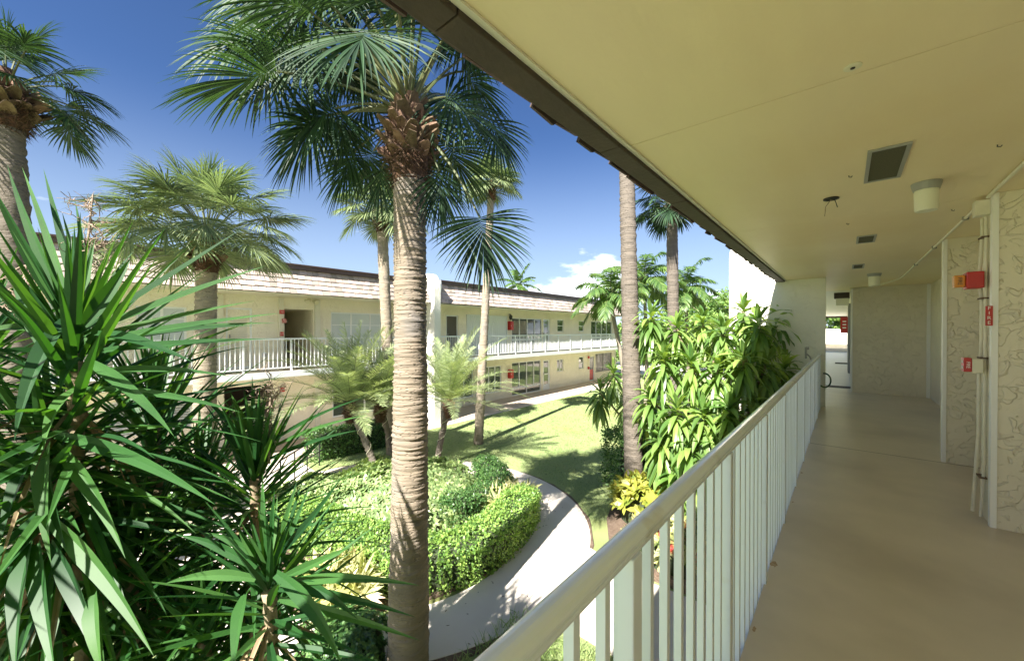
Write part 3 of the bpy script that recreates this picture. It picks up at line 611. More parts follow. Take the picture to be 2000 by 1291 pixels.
m = MB(); m.lathe([(.052, -.001), (.052, -.01), (.04, -.011), (.036, -.004)], (-.09, 4.13, ZT), 24); m.build('box_rim', m_black, t)
for s_ in (0, 1):
    m = MB(); p0 = np.array([-.09+.02*s_, 4.13, ZT-.01])
    m.tube([p0, p0+np.array([-.02+.03*s_, .0, -.03]), p0+np.array([-.035+.05*s_, .01, -.05]), p0+np.array([-.04+.06*s_, 0, -.13 if not s_ else -.07])], .003, 6); m.build('wire', m_wood if not s_ else m_black, t)
m = MB(); m.lathe([(.002, -.001), (.002, -.008)], (-.115, 4.12, ZT-.01), 8)
t = thing('ceiling_cover_plate', (.02, 2.13, ZT), 'small round cover plate on the ceiling beside the panel seam', 'cover plate'); m = MB(); m.lathe([(.03, -.001), (.03, -.004), (.02, -.006)], (.02, 2.13, ZT), 24); m.build('plate', m_cream, t); m = MB(); m.lathe([(.008, -.0061), (.008, -.009)], (.02, 2.13, ZT), 12); m.build('screw', m_black, t)
# small hooks
for i, (px, py, nm) in enumerate(((1658, 343, 'between junction box and near vent'), (1654, 436, 'left of the second vent'), (1948, 283, 'at the right edge of the picture'), (1859, 409, 'in front of the conduit bend'))):
    r = ray(px, py); p = CP+r*((ZT-ZC)/r[2]); m = MB(); m.tube([p+[0, 0, -.001], p+[.0, 0, -.012], p+[.012, 0, -.016], p+[.018, 0, -.008]], .003, 6)
    tag(m.build('ceiling_hook', m_black, org=p), 'tiny metal hook in the gallery ceiling '+nm, 'hook', 'ceiling hooks')
# conduits
cd = thing('ceiling_conduit', (.86, 5, ZT), 'painted conduit running along the gallery ceiling edge to the end wall', 'pipe')
m = MB(); m.tube([(.865, -3, ZT-.016), (.865, 4.84, ZT-.016)], .013, 10); m.build('pipe', m_conduit, cd)
m = MB(); m.tube([(.865, 4.96, ZT-.05), (.865, 5.1, ZT-.03), (.865, 5.25, ZT-.016), (.865, 10.9, ZT-.016), (.83, 11.4, ZT-.016), (.6, 12.5, ZT-.016), (.45, 13.0, ZT-.016), (.3, 13.08, ZT-.018), (.14, 13.08, ZT-.018), (.1, 13.08, ZT-.018), (.1, 13.3, ZT-.018)], .013, 8); m.build('pipe', m_conduit, cd)
for y_ in (3.6, 5.6, 7.3, 9): boxes('strap', m_grey, cd, (.843, .887, y_, y_+.015, ZT-.033, ZT-.001))
m = MB(); m.box(.80, .888, 4.85, 4.95, ZT-.15, ZT-.03); bevel(m.build('conduit_box', m_conduit, cd), .004)
vc = thing('wall_conduit', (.868, 4.98, ZF), 'painted double conduit running down the corner of the front stucco pier', 'pipe')
m = MB(); pts = [(.868, 5.02, ZT-.15), (.868, 5.02, ZT-.3), (.862, 5.03, 4.45), (.858, 5.05, 4.3), (.866, 5.0, 4.1), (.868, 5.02, 3.7), (.862, 5.05, 3.5), (.862, 5.05, 3.0), (.85, 5.08, 2.6), (.84, 5.1, ZF+.01)]; m.tube(pts, .0125, 10); m.build('pipe', m_conduit, vc)
m = MB(); m.tube([(.874, 4.94, ZT-.15), (.874, 4.94, 4.2), (.874, 4.945, 3.4), (.874, 4.95, 2.7), (.866, 4.99, ZF+.01)], .010, 8); m.build('pipe', m_conduit, vc)
for z_ in (4.62, 4.12, 3.63, 2.65): boxes('strap', m_boot, vc, (.848, .889, 4.925, 5.045, z_, z_+.012))
al = thing('fire_strobe', (.86, 5.0, 4.25), 'red fire alarm with amber lens projecting from the conduit on the front pier', 'alarm')
bevel(boxes('case', m_red, al, (.765, .862, 4.90, 5.04, 4.21, 4.345)), .006); bevel(boxes('lens', m_orange, al, (.70, .764, 4.93, 5.01, 4.225, 4.325)), .006)
text_mesh('FIRE', .035, m_lettk, al, (.732, 4.9285, 4.275), (pi/2, pi/2, 0))
ps = thing('fire_pull_station', (.86, 5.0, 3.6), 'red pull station with grey back box on the front pier conduit', 'alarm')
bevel(boxes('back_box', m_cream, ps, (.80, .86, 4.9, 5.02, 3.515, 3.63)), .004); bevel(boxes('case', m_red, ps, (.755, .7995, 4.91, 5.01, 3.52, 3.635)), .004); text_mesh('FIRE', .035, m_lettw, ps, (.7535, 4.96, 3.60), (pi/2, 0, -pi/2)); text_mesh('PULL', .035, m_lettw, ps, (.7535, 4.96, 3.555), (pi/2, 0, -pi/2)); text_mesh('FIRE', .03, m_lettw, ps, (.778, 4.9085, 3.577), (pi/2, pi/2, 0))
sg = thing('fire_sign', (.88, 4.78, 3.98), 'small upright red fire alarm sign with white letters on the front pier edge', 'sign')
bevel(boxes('plate', m_red, sg, (.845, .883, 4.775, 4.785, 3.9, 4.055)), .001)
for i, ch in enumerate('FIRE'): text_mesh(ch, .036, m_lettw, sg, (.864, 4.7742, 4.036-.038*i), (pi/2, 0, 0))
# hose and tap by the fin wall
t = thing('garden_hose', (-.36, 10.1, 2.8), 'dark green hose loop hanging at the far end of the railing', 'hose')
m = MB(); c = np.array([-.33, 10.12, 2.86]); m.tube([c+np.array([.10*sin(a)+.02, 0, .14*cos(a)]) for a in np.linspace(-.2, pi+.7, 22)], .014, 8); m.build('hose_loop', m_hose, t)
m = MB(); p = at(1574, 690, 7.6); m.tube([p+[0, 0, .12], p+[0, 0, -.1]], .018, 8); m.tube([p+[0, 0, .1], p+[.05, 0, .1]], .03, 8); m.tube([p+[0, 0, .0], p+[.06, 0, -.06], p+[.08, 0, -.12]], .014, 8); tag(m.build('hose_tap', m_grey, org=p), 'grey standpipe tap behind the railing near the fin wall', 'tap')
t = tag(boxes('door_mat', m_fascia, None, (-.35, .1, 24, 24.7, ZF+.001, ZF+.014), org=(-.1, 24.3, ZF)), 'dark door mat on the far passage floor', 'mat')
t = thing('passage_sign', (.12, 22, 3.9), 'red sign projecting from the far passage wall before the bright garden', 'sign'); boxes('plate', m_red, t, (-.17, .125, 26, 26.03, 3.75, 4.55)); boxes('bracket', m_grey, t, (.09, .128, 26.031, 26.06, 3.75, 4.5))
for k_ in range(3): boxes('lettering', m_lettw, t, (-.09, .05, 25.997, 25.9995, 4.3-.16*k_, 4.36-.16*k_))
# low white roof beyond the passage
t = thing('white_roofed_house', (0, 48, 0), 'low white roofed house seen through the far passage', 'house')
m = MB(); m.add([(-9, 44, 2.7), (9, 44, 2.7), (9, 52, 3.3), (-9, 52, 3.3), (-3.2, 49, 4.2), (-6, 49, 4.2)], [(0, 1, 4, 5), (1, 2, 4), (2, 3, 5, 4), (3, 0, 5)]); m.build('roof', m_white_st, t); boxes('wall', m_white_st, t, (-8.5, 8.5, 44.6, 51.5, 0, 2.69))
#VEG#
# ================================================================== VEGETATION
GA = 2.399963
def sph(el, az): return np.array([cos(el)*cos(az), cos(el)*sin(az), sin(el)])
def bez(a, b, c, n=8):
    a, b, c = map(lambda q: np.array(q, float), (a, b, c)); return [(1-t)**2*a+2*t*(1-t)*b+t*t*c for t in np.linspace(0, 1, n)]
def upnormal(d):
    d = nrm(d); s = np.cross(d, [0, 0, 1])
    if np.linalg.norm(s) < .15: s = np.cross(d, [0.3, .8, .1])
    return nrm(np.cross(s, d))
fanprof = lambda t: (.25+.75*t/.42) if t < .42 else max(0, (1-(t-.42)/.58))**.75
def fan_frond(fm, pm, c0, hub, axis, R, n=46, spread=2.0, droop=.9, seg=6, pw=.02, lift=.25, normal=None):
    c0 = np.array(c0, float); hub = np.array(hub, float); axis = nrm(axis)
    d0 = hub-c0; ctrl = (c0+hub)/2+np.array([0, 0, 1])*np.linalg.norm(d0)*lift
    k = 8; pm.tube(bez(c0, ctrl, hub, k), np.linspace(pw, pw*.6, k), 5, cap=False)
    nn = upnormal(axis) if normal is None else nrm(normal); side = nrm(np.cross(axis, nn)); nn = np.cross(side, axis)
    a = np.linspace(-spread, spread, n)+RNG.normal(0, .02, n)
    q = np.abs(a)/spread
    D = np.cos(a)[:, None]*axis+np.sin(a)[:, None]*side+(RNG.normal(0, .05, n)-.02)[:, None]*nn + (.22*(1-q))[:, None]*np.array([0, 0, -.5])
    off = (1-q)*R*.30
    P = hub+off[:, None]*axis+(off**2*.5/R)[:, None]*np.array([0, 0, -1.])
    Ln = R*(1.0-.28*q**2)*RNG.uniform(.9, 1.05, n)-off*.75
    Nn = nn*np.ones((n, 1))+RNG.normal(0, .12, (n, 3))
    fm.ribbons(P, D, Nn, Ln, Ln*.42*(2*spread/n)*1.65, droop=droop*RNG.uniform(.6, 1.3, n), seg=seg, prof=fanprof, fold=.22, dpow=2.6)
    # drooping threads at the tips
def rough_trunk(path, radii, nseg, nang, amp, name, mat, parent, ringamp=.009):
    path = np.array(path, float); t = np.linspace(0, 1, len(path)); tt = np.linspace(0, 1, nseg)
    P = np.stack([np.interp(tt, t, path[:, i]) for i in range(3)], 1)
    for _ in range(3): P[1:-1] = (P[:-2]+P[1:-1]*2+P[2:])/4
    r = np.interp(tt, np.linspace(0, 1, len(radii)), radii)
    lo = RNG.normal(0, 1, (nseg, nang)); 
    for _ in range(2): lo = (lo+np.roll(lo, 1, 1)+np.roll(lo, -1, 1))/3
    ring = RNG.normal(0, 1, nseg)*ringamp*.22
    big = np.interp(tt, np.linspace(0, 1, 14), RNG.normal(0, 1, 14))*amp*.35
    m = MB(); m.tube(P, r, nang, cap=True, jit=[1+big[i]+ring[i]/r[i]*1.0+lo[i]*ringamp/r[i] for i in range(nseg)])
    return m.build(name, mat, parent, smooth=True)
def boots(m, fm, c, r, h, n, ln, w_):
    for i in range(n):
        az = i*GA+random.uniform(-.25, .25); u = .28+.72*i/n; z_ = c[2]-h+u*h; rr = r*(.55+.50*sin(pi*min(1, u*.95)))
        d = np.array([cos(az), sin(az), 0]); p = np.array([c[0], c[1], z_])+d*rr*.72
        D = nrm(d*(1.15-.75*u)+np.array([0, 0, .35+.8*u])+RNG.normal(0, .22, 3)); s_ = nrm(np.cross(D, d)+RNG.normal(0, .1, 3)); nrm_ = np.cross(s_, D)
        L_ = ln*random.uniform(.45, 1.15); wv = w_*random.uniform(.7, 1.15); v = []; sh = random.uniform(-.5, .5)
        for t, wd, th in ((0, 1, .5), (.4, .92, .36), (.8, .62, .26), (1, .34+random.uniform(-.1, .2), .14)):
            cc = p+D*L_*t+d*(.03*t*t)+s_*wv*sh*.3*t
            for a, b in ((-1, -1), (1, -1), (1, 1), (-1, 1)): v.append(cc+s_*a*wv*wd*.5+nrm_*(b*wv*th*.30+(.18*wv*wd if a else 0)*0)+d*(-.10*wv*abs(a)*wd))
        f = [(3, 2, 1, 0), (12, 13, 14, 15)]
        for k_ in range(3):
            o_ = 4*k_; f += [(o_, o_+1, o_+5, o_+4), (o_+1, o_+2, o_+6, o_+5), (o_+2, o_+3, o_+7, o_+6), (o_+3, o_, o_+4, o_+7)]
        m.add(v, f, [random.random()]*len(f))
    K = n*22; az = RNG.uniform(0, 2*pi, K); u = RNG.uniform(-.15, .95, K)
    rf_ = r*(.62+.34*np.sin(np.pi*np.clip(u*.95+.05, 0, 1)))
    P = np.stack([c[0]+np.cos(az)*rf_, c[1]+np.sin(az)*rf_, c[2]-h+u*h], 1)
    D = np.stack([np.cos(az+RNG.normal(0, 1.2, K)), np.sin(az+RNG.normal(0, 1.2, K)), RNG.normal(.2, .8, K)], 1)
    fm.ribbons(P, D, RNG.normal(0, 1, (K, 3)), RNG.uniform(.04, .13, K)*r/.2, .006*r/.2+.003, droop=.5, seg=2, prof=lambda t: 1-t*.7)

def fan_palm(name, base, top, rb, rt, label, cat, group, leafmat, barkmat, nf=26, Lp=.9, R=.85, explicit=None, n=38, elo=-35, ehi=82, nseg=160, seg=5, boot=(26, .2, .55), droop=.9, mid=None, skip=None, lean=None, seed=1):
    global RNG; RNG = np.random.default_rng(seed); random.seed(seed)
    base = np.array(base, float); top = np.array(top, float)
    T = thing(name, base, label, cat, group)
    pth = [base-[0, 0, .1], mid if mid is not None else (base+top)/2, top]
    rough_trunk(pth, [rb*1.08, rb, (rb+rt)/2, rt, rt, rt*.9], nseg, 28, .03, 'trunk', barkmat, T, ringamp=.011)
    bm, fb = MB(), MB(); c = top.copy(); nb_, br, bh = boot
    cm = MB(); cm.tube([c-[0, 0, bh*1.1], c-[0, 0, bh*.8], c-[0, 0, bh*.3], c+[0, 0, .1], c+[0, 0, .3]], [rt*1.0, br*.80, br*.86, br*.5, br*.2], 18); cm.build('leaf_base_core', m_fibre, T)
    boots(bm, fb, c, br, bh, nb_, br*.85, br*.72); bm.build('leaf_bases', m_boot, T); fb.build('fibre', m_fibre, T)
    fm, pm = MB(), MB()
    for i in range(nf):
        u = (i+.5)/nf; el = radians(ehi+(elo-ehi)*u**.85)+random.uniform(-.1, .1); az = i*GA+random.uniform(-.2, .2)
        d = sph(el, az)
        if skip and skip(d, el): continue
        L_ = Lp*random.uniform(.85, 1.1)*(1 if el > 0 else .9); hub = c+d*L_+np.array([0, 0, -.12*L_]); ax = nrm(d*1.0+np.array([0, 0, -.25-.7*u*random.uniform(.2, 1.5)+(.3 if el > 1 else 0)])+RNG.normal(0, .15, 3))
        fan_frond(fm, pm, c+d*br*.4, hub, ax, R*random.uniform(.85, 1.1)*(.85 if el > 1.1 else 1), n=n, spread=random.uniform(1.7, 2.3), droop=droop*random.uniform(.8, 1.3), seg=seg, pw=.014 if R < 1 else .02, lift=.12)
    for e in explicit or []:
        hub = at(*e[0]); ax = vec(*e[1]); fan_frond(fm, pm, c+np.array([0, 0, e[5] if len(e) > 5 else 0]), hub, ax, e[2], n=e[3], spread=e[4], droop=droop*.8, seg=7, pw=.02, lift=.2, normal=(vec(*e[6]) if len(e) > 6 else None))
    fm.build('fronds', leafmat, T); pm.build('petioles', m_petiole, T)
    return T

# --- the palm in the foreground
p1b = gnd(797, 1317); top1 = at(800, 222, 4.42)
ex = [  # hub px,py,z ; blade direction (right, up, forward) ; radius ; leaflets ; spread
 ((937, 425, 4.15), (.22, -1, -.1), .80, 62, 1.75, -.1, (.2, .1, -1)),
 ((858, 335, 4.35), (.05, -1, .1), .74, 44, 1.1, 0, (.5, .2, -1)),
 ((870, 190, 4.5), (1, -.5, .2), .95, 54, 1.9, 0, (.2, .6, -1)),
 ((655, 212, 4.2), (-.95, -.45, .0), .95, 52, 1.9, 0, (-.2, .5, -1)),
 ((672, 225, 4.6), (-.2, -1, .2), .8, 40, 1.3, 0, (-.3, .2, -1)),
 ((590, 35, 4.3), (-1, -.05, -.1), 1.05, 56, 1.9, .1, (0, .4, -1)),
 ((620, 95, 4.0), (-.9, -.5, -.1), 1.0, 54, 1.9, .05, (-.1, .5, -1)),
 ((560, -40, 4.4), (-1, .1, .2), 1.1, 50, 2.0, .1, (0, .5, -1)),
 ((745, 330, 4.6), (-.15, -1, .1), .65, 36, 1.0, -.1, (-.3, .2, -1)),
 ((640, -60, 4.2), (-.7, -.6, -.2), 1.05, 54, 2.0, .1, (0, .3, -1)),
 ((690, 10, 4.9), (-.4, -.8, .4), .9, 54, 1.8, .1, (-.3, .7, -.5)),
 ((760, -70, 4.6), (-.1, .7, .3), 1.0, 50, 2.0, .1),
 ((850, -60, 4.7), (.4, .6, .4), .95, 50, 2.0, .1),
 ((890, 60, 4.9), (.9, -.1, .5), .95, 46, 1.9, .1),
 ((905, 140, 4.8), (.8, -.7, .2), .9, 50, 1.7, .1),
 ((960, 235, 4.9), (.5, -1, .1), .75, 46, 1.3, .0, (.2, .3, -1)),
 ((690, 300, 4.8), (-.6, -1, .1), .75, 46, 1.5, -.1, (-.2, .3, -1)),
 ((500, 60, 4.1), (-1, -.35, -.1), .9, 54, 1.9, .1, (0, .5, -1)),
 ((720, 190, 5.0), (-.7, -.5, .5), .85, 46, 1.7, 0, (0, .4, -1)),
 ((720, 100, 4.9), (-.5, -.2, .8), .9, 44, 1.9, .1),
]
fan_palm('fan_palm', p1b, top1, .212, .178, 'tall fan palm in the foreground whose thick ringed trunk crosses the whole picture', 'palm tree', 'fan palms of the courtyard', m_fan, m_bark1, nf=36, Lp=1.2, R=1.02, explicit=ex, n=62, droop=.65, elo=0, ehi=85, nseg=520, seg=6, boot=(84, .25, .74), mid=(p1b+top1)/2+vec(.02, 0, 0), seed=3,
         skip=lambda d, el: (d@RT > .35 and el < .9))
# --- others
def fp(px, py_top, z, base_px, rb, rt, label, **k):
    b = gnd(*base_px) if len(base_px) == 2 else at(*base_px)*np.array([1, 1, 0])
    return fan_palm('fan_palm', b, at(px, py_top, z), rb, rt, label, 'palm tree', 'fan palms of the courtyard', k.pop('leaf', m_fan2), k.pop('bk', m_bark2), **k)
fp(12, 178, 5.2, (60, 1214), .18, .16, 'fan palm cut by the left edge of the picture, grey trunk behind the yucca', leaf=m_fan, bk=m_bark3, nf=26, Lp=.72, R=.64, n=48, droop=.55, boot=(44, .27, .5), seed=5, elo=-12)
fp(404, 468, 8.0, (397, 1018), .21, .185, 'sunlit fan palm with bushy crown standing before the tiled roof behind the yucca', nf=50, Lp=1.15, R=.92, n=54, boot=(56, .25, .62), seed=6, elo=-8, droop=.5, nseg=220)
fp(745, 420, 12.3, (766, 886), .17, .165, 'fan palm just left of the big foreground trunk, its crown half hidden by dark leaves', nf=36, Lp=.9, R=.85, n=42, droop=.55, boot=(30, .22, .5), seed=7, elo=-8)
fp(960, 368, 13.6, (934, 866), .155, .125, 'slim fan palm right of the big foreground trunk with a small upright crown', nf=32, Lp=.65, R=.72, n=36, droop=.6, boot=(16, .17, .4), seed=8, elo=8)
fp(1216, -30, 8.9, (1239, 985), .195, .165, 'fan palm trunk rising past the eave beside the dracaena with its crown out of view', bk=m_bark3, leaf=m_fan, nf=22, Lp=.8, R=.8, n=30, boot=(18, .22, .4), seed=9, elo=10, nseg=320)
fp(1312, 402, 11.2, (1318, 905), .17, .155, 'dark trunked fan palm behind the dracaena with its crown tucked under the eave', bk=m_bark3, leaf=m_fan, nf=24, Lp=.7, R=.75, n=34, boot=(22, .24, .42), seed=10, elo=-15)

# --- feather palms
def feather(fm, pm, c0, d, L_, n, ll, droop=1.2, vee=.35, lw=.02, seg=2, rw=.012, ldroop=.6, gaps=.18):
    d = nrm(d); k = 14; pts = [np.array(c0, float)]; dirs = []
    for i in range(k):
        t = (i+1)/k; dd = nrm(d+np.array([0, 0, -1])*droop*t**1.3); dirs.append(dd); pts.append(pts[-1]+dd*L_/k)
    dirs.append(dirs[-1]); pts = np.array(pts); dirs = np.array(dirs)
    pm.tube(pts, np.linspace(rw, rw*.25, k+1), 4, cap=False)
    s0 = nrm(np.cross(d, [0, 0, 1])) if abs(d[2]) < .97 else np.array([1., 0, 0])
    t = np.linspace(gaps, .985, n); x = t*k; ii = np.clip(x.astype(int), 0, k-1); fr = (x-ii)[:, None]
    P = pts[ii]*(1-fr)+pts[ii+1]*fr; T_ = dirs[ii]; N_ = np.cross(np.ones((n, 1))*s0, T_)
    for sg in (-1, 1):
        ang = np.interp(t, [0, .6, 1], [1.15, .95, .45])+RNG.normal(0, .06, n)
        D = T_*np.cos(ang)[:, None]+s0*sg*np.sin(ang)[:, None]+N_*(vee+RNG.normal(0, .1, n))[:, None]
        fm.ribbons(P, D, N_+RNG.normal(0, .15, (n, 3)), ll*np.interp(t, [0, .25, .7, 1], [.5, 1, .95, .4])*RNG.uniform(.88, 1.1, n), lw, droop=ldroop*RNG.uniform(.5, 1.5, n), seg=seg, prof=lambda q: .6+.4*sin(pi*q) if q < .9 else .2, fold=0)
def date_palm(base, top, label, nf=46, L_=1.35, seed=1, bend=None):
    global RNG; RNG = np.random.default_rng(seed); random.seed(seed)
    base = np.array(base); top = np.array(top); T = thing('date_palm', base, label, 'palm tree', 'pygmy date palms in the round bed')
    mid = (base+top)/2+(bend if bend is not None else 0)
    rough_trunk([base-[0, 0, .05], mid, top], [.085, .08, .08, .085], 90, 14, .05, 'trunk', m_bark3, T, ringamp=.012)
    hm = MB(); ax = nrm(top-mid); path = bez(base, mid*2-(base+top)/2, top, 60); a = 0
    pts = []
    for i, p in enumerate(path[:52]): a += .42; pts.append(p+np.array([cos(a), sin(a), 0])*.10)
    hm.tube(pts, .006, 4); hm.build('string_light', m_cream, T)
    bm, fb = MB(), MB(); boots(bm, fb, top+[0, 0, .02], .15, .42, 46, .11, .09); bm.build('leaf_bases', m_boot, T); fb.build('fibre', m_fibre, T)
    cm = MB(); cm.tube([top-[0, 0, .45], top-[0, 0, .3], top-[0, 0, .05], top+[0, 0, .1]], [.08, .13, .13, .05], 12); cm.build('leaf_base_core', m_fibre, T)
    fm, pm = MB(), MB()
    for i in range(nf):
        u = (i+.5)/nf; el = radians(86-72*u**.9)+random.uniform(-.15, .15); az = i*GA+random.uniform(-.25, .25); d = sph(el, az)
        feather(fm, pm, top+d*.05, d, L_*random.uniform(.8, 1.15)*(.7+.3*min(1, u*3)), 66, .31, droop=.55+.3*u, lw=.0135, seg=2, rw=.008, vee=.35, gaps=.12, ldroop=.3)
    fm.build('fronds', m_pyg, T); pm.build('frond_ribs', m_petiole, T); return T
date_palm(gnd(752, 955), at(684, 790, 9.6), 'leaning date palm left of the foreground trunk with wire wound round its stem', seed=11, nf=50, L_=2.3, bend=vec(.0, .0, 0))
date_palm(gnd(775, 900), at(742, 792, 10.6), 'thinner date palm behind the leaning one, close to the foreground trunk', seed=12, nf=36, L_=2.0)
date_palm(gnd(850, 912), at(877, 785, 10.9), 'date palm right of the foreground trunk with a shaggy brown head', seed=13, nf=46, L_=2.2)

def plume_palm(name, base, top, label, nf, L_, ll, mat, seed, r=.09, group=None, lw=.035, n=40, elmin=-25, droop=1.0, shaft=True):
    global RNG; RNG = np.random.default_rng(seed); random.seed(seed)
    base = np.array(base); top = np.array(top); T = thing(name, base, label, 'palm tree', group)
    rough_trunk([base-[0, 0, .05], (base+top)/2+vec(.1, 0, 0), top], [r*1.3, r, r*.9], 60, 12, .03, 'trunk', m_bark2, T, ringamp=.006)
    if shaft: m = MB(); m.tube([top-[0, 0, .1], top+[0, 0, .25], top+[0, 0, .5]], [r*1.05, r*.9, r*.4], 10); m.build('crown_shaft', m_petiole, T)
    fm, pm = MB(), MB()
    for i in range(nf):
        u = (i+.5)/nf; el = radians(80-(80-elmin)*u**.8); d = sph(el, i*GA+.4)
        feather(fm, pm, top+[0, 0, .35 if shaft else 0], d, L_*random.uniform(.85, 1.1), n, ll, droop=droop+.5*u, lw=lw, seg=3, rw=.02, vee=.2, ldroop=1.4)
    fm.build('fronds', mat, T); pm.build('frond_ribs', m_petiole, T); return T
GP = 'feather palms at the far end of the lawn'
def gz(px, z): p = at(px, 646, z); p[2] = 0; return p
plume_palm('feather_palm', gz(1230, 17), at(1192, 590, 17), 'leaning feather palm with drooping crown in front of the far end of the opposite building', 18, 1.9, .6, m_adon, 21, group=GP, lw=.06)
plume_palm('feather_palm', gz(1262, 19), at(1258, 560, 19), 'feather palm seen directly behind the grey trunk beside the dracaena', 18, 2.0, .65, m_adon, 22, group=GP, lw=.06)
plume_palm('feather_palm', gz(1345, 21), at(1338, 575, 21), 'feather palm seen right of the dark trunk above the dracaena', 18, 2.0, .6, m_adon, 23, group=GP, lw=.06)
plume_palm('coconut_palm', gz(1014, 45), at(1013, 556, 45), 'distant coconut palm rising above the opposite roof', 14, 2.6, .6, m_adon, 24, lw=.12, n=36, r=.15, droop=.7, shaft=False)

# --- broadleaf trees
def leaf_tree(base, h, rx, rz, label, nclump, seed, lsz=.22, mat=None, per=130, trunk_h=None):
    global RNG; RNG = np.random.default_rng(seed); random.seed(seed)
    base = np.array(base, float); T = thing('broadleaf_tree', base, label, 'tree', 'broadleaf trees beyond the lawn'); c = base+[0, 0, h-rz]
    tm = MB(); tm.tube([base, base+[.1, 0, h*.35], c-[0, 0, rz*.3]], [.22, .17, .1], 8)
    lm = MB()
    for i in range(nclump):
        d = nrm(RNG.normal(0, 1, 3)); q = random.uniform(.55, 1); cc = c+d*np.array([rx, rx, rz])*q
        if i % 6 == 0: tm.tube([c-[0, 0, rz*.4], (c+cc)/2-[0, 0, .1], cc], [.07, .05, .02], 5)
        rr = random.uniform(.28, .5)*rx*.6; K = per
        dd = RNG.normal(0, 1, (K, 3)); dd /= np.linalg.norm(dd, axis=1)[:, None]
        P = cc+dd*rr*(RNG.random((K, 1))**.4)*np.array([1, 1, .65])
        lm.ribbons(P, RNG.normal(0, 1, (K, 3))+dd*.5, dd+RNG.normal(0, .7, (K, 3))+[0, 0, .6], lsz*RNG.uniform(.7, 1.3, K), lsz*.5, droop=.3, seg=2)
    tm.build('trunk', m_bark2, T); lm.build('crown', mat or m_tree, T); return T
leaf_tree(gz(1392, 36), 7.7, 4.0, 2.6, 'rounded green tree behind the dracaena left of the bright fin wall', 70, 31, lsz=.3)
leaf_tree(gz(1300, 30), 5.2, 3.0, 2.0, 'lower pale bushy tree behind the feather palms', 45, 32, lsz=.26)
leaf_tree(gz(1445, 42), 6.4, 4.0, 2.4, 'green tree partly behind the bright fin wall', 40, 33, lsz=.32)
leaf_tree(gz(1225, 44), 5.0, 3.5, 2.2, 'low distant tree past the corner of the opposite building', 36, 34, lsz=.32)
leaf_tree((-2.2, 57, 0), 8.0, 4.2, 3.4, 'leafy tree seen through the far passage above the white roof', 60, 35, lsz=.4)
leaf_tree((2.8, 60, 0), 7.0, 4.2, 3.2, 'second leafy tree through the far passage, behind the red sign', 50, 36, lsz=.4)

# --- hedges and shrubs
def hedge(pl_, w_, h_, label, seed, mat, name='clipped_hedge', dens=1500, lsz=.045, rough=.03, cat='hedge', z0=0., group=None):
    global RNG; RNG = np.random.default_rng(seed); random.seed(seed)
    pl_ = np.array(pl_, float)
    for _ in range(2):      # round the corners
        q = [pl_[0]]
        for a, b in zip(pl_[:-1], pl_[1:]): q += [a*.75+b*.25, a*.25+b*.75]
        q.append(pl_[-1]); pl_ = np.array(q)
    sl_ = np.linalg.norm(np.diff(pl_, axis=0), axis=1); cum = np.concatenate([[0], np.cumsum(sl_)]); tot = cum[-1]
    base = np.array([*pl_[len(pl_)//2], 0]); T = thing(name, base, label, cat, group)
    def frame(s):
        i = np.clip(np.searchsorted(cum, s)-1, 0, len(sl_)-1); f = ((s-cum[i])/sl_[i])[:, None]; p = pl_[i]*(1-f)+pl_[i+1]*f; t = (pl_[i+1]-pl_[i])/sl_[i][:, None]; return p, np.stack([-t[:, 1], t[:, 0]], 1), t
    # core
    ss = np.linspace(0, tot, 30); p, nn, tt = frame(ss); m = MB(); pr = [(-.4, 0), (-.42, .75), (-.3, .9), (.3, .9), (.42, .75), (.4, 0)]; k = len(pr)
    V = [(*(p[i]+nn[i]*a*w_), b*h_+z0) for i in range(30) for a, b in pr]
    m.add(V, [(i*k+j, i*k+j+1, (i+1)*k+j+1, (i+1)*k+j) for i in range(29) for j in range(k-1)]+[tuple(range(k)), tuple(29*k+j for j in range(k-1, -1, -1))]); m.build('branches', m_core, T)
    area = (tot+w_)*(w_+2*h_); K = int(area*dens)
    s = RNG.uniform(-.5*w_, tot+.5*w_, K); u = RNG.uniform(0, 1, K); a_ = u*(w_+2*h_)
    sc = np.clip(s, 1e-3, tot-1e-3); p, nn, tt = frame(sc); end = (s-sc)[:, None]
    x = np.where(a_ < h_, -w_/2, np.where(a_ < h_+w_, a_-h_-w_/2, w_/2)); z = np.where(a_ < h_, a_, np.where(a_ < h_+w_, h_, 2*h_+w_-a_))
    # round the shoulders and the ends
    e = np.abs(end[:, 0])/(.5*w_); x = x*np.sqrt(np.clip(1-e**2, 0, 1)); z = z-np.clip(z-h_*.8, 0, 1)*(np.abs(x)/(w_/2))**3*.5
    nx = np.where(a_ < h_, -1., np.where(a_ < h_+w_, 0., 1.)); nz = np.where((a_ >= h_) & (a_ < h_+w_), 1., .15)
    out = np.concatenate([nn*nx[:, None]+tt*end*1.2, nz[:, None]], 1)
    lump = .04*np.sin(s*5+1)+.03*np.sin(s*11+a_*7)
    P = np.concatenate([p+nn*x[:, None]+tt*end, (z*(1+lump)+z0)[:, None]], 1)+out*RNG.normal(-.01, rough, (K, 1))+RNG.normal(0, rough*.4, (K, 3))
    P[:, 2] = np.maximum(P[:, 2], .02+z0)
    m = MB(); D = RNG.normal(0, 1, (K, 3))+out*.35+[0, 0, .25]
    m.ribbons(P, D, out+RNG.normal(0, .55, (K, 3)), lsz*RNG.uniform(.7, 1.4, K), lsz*.62, droop=.2, seg=2)
    m.build('leaves', mat, T); return T
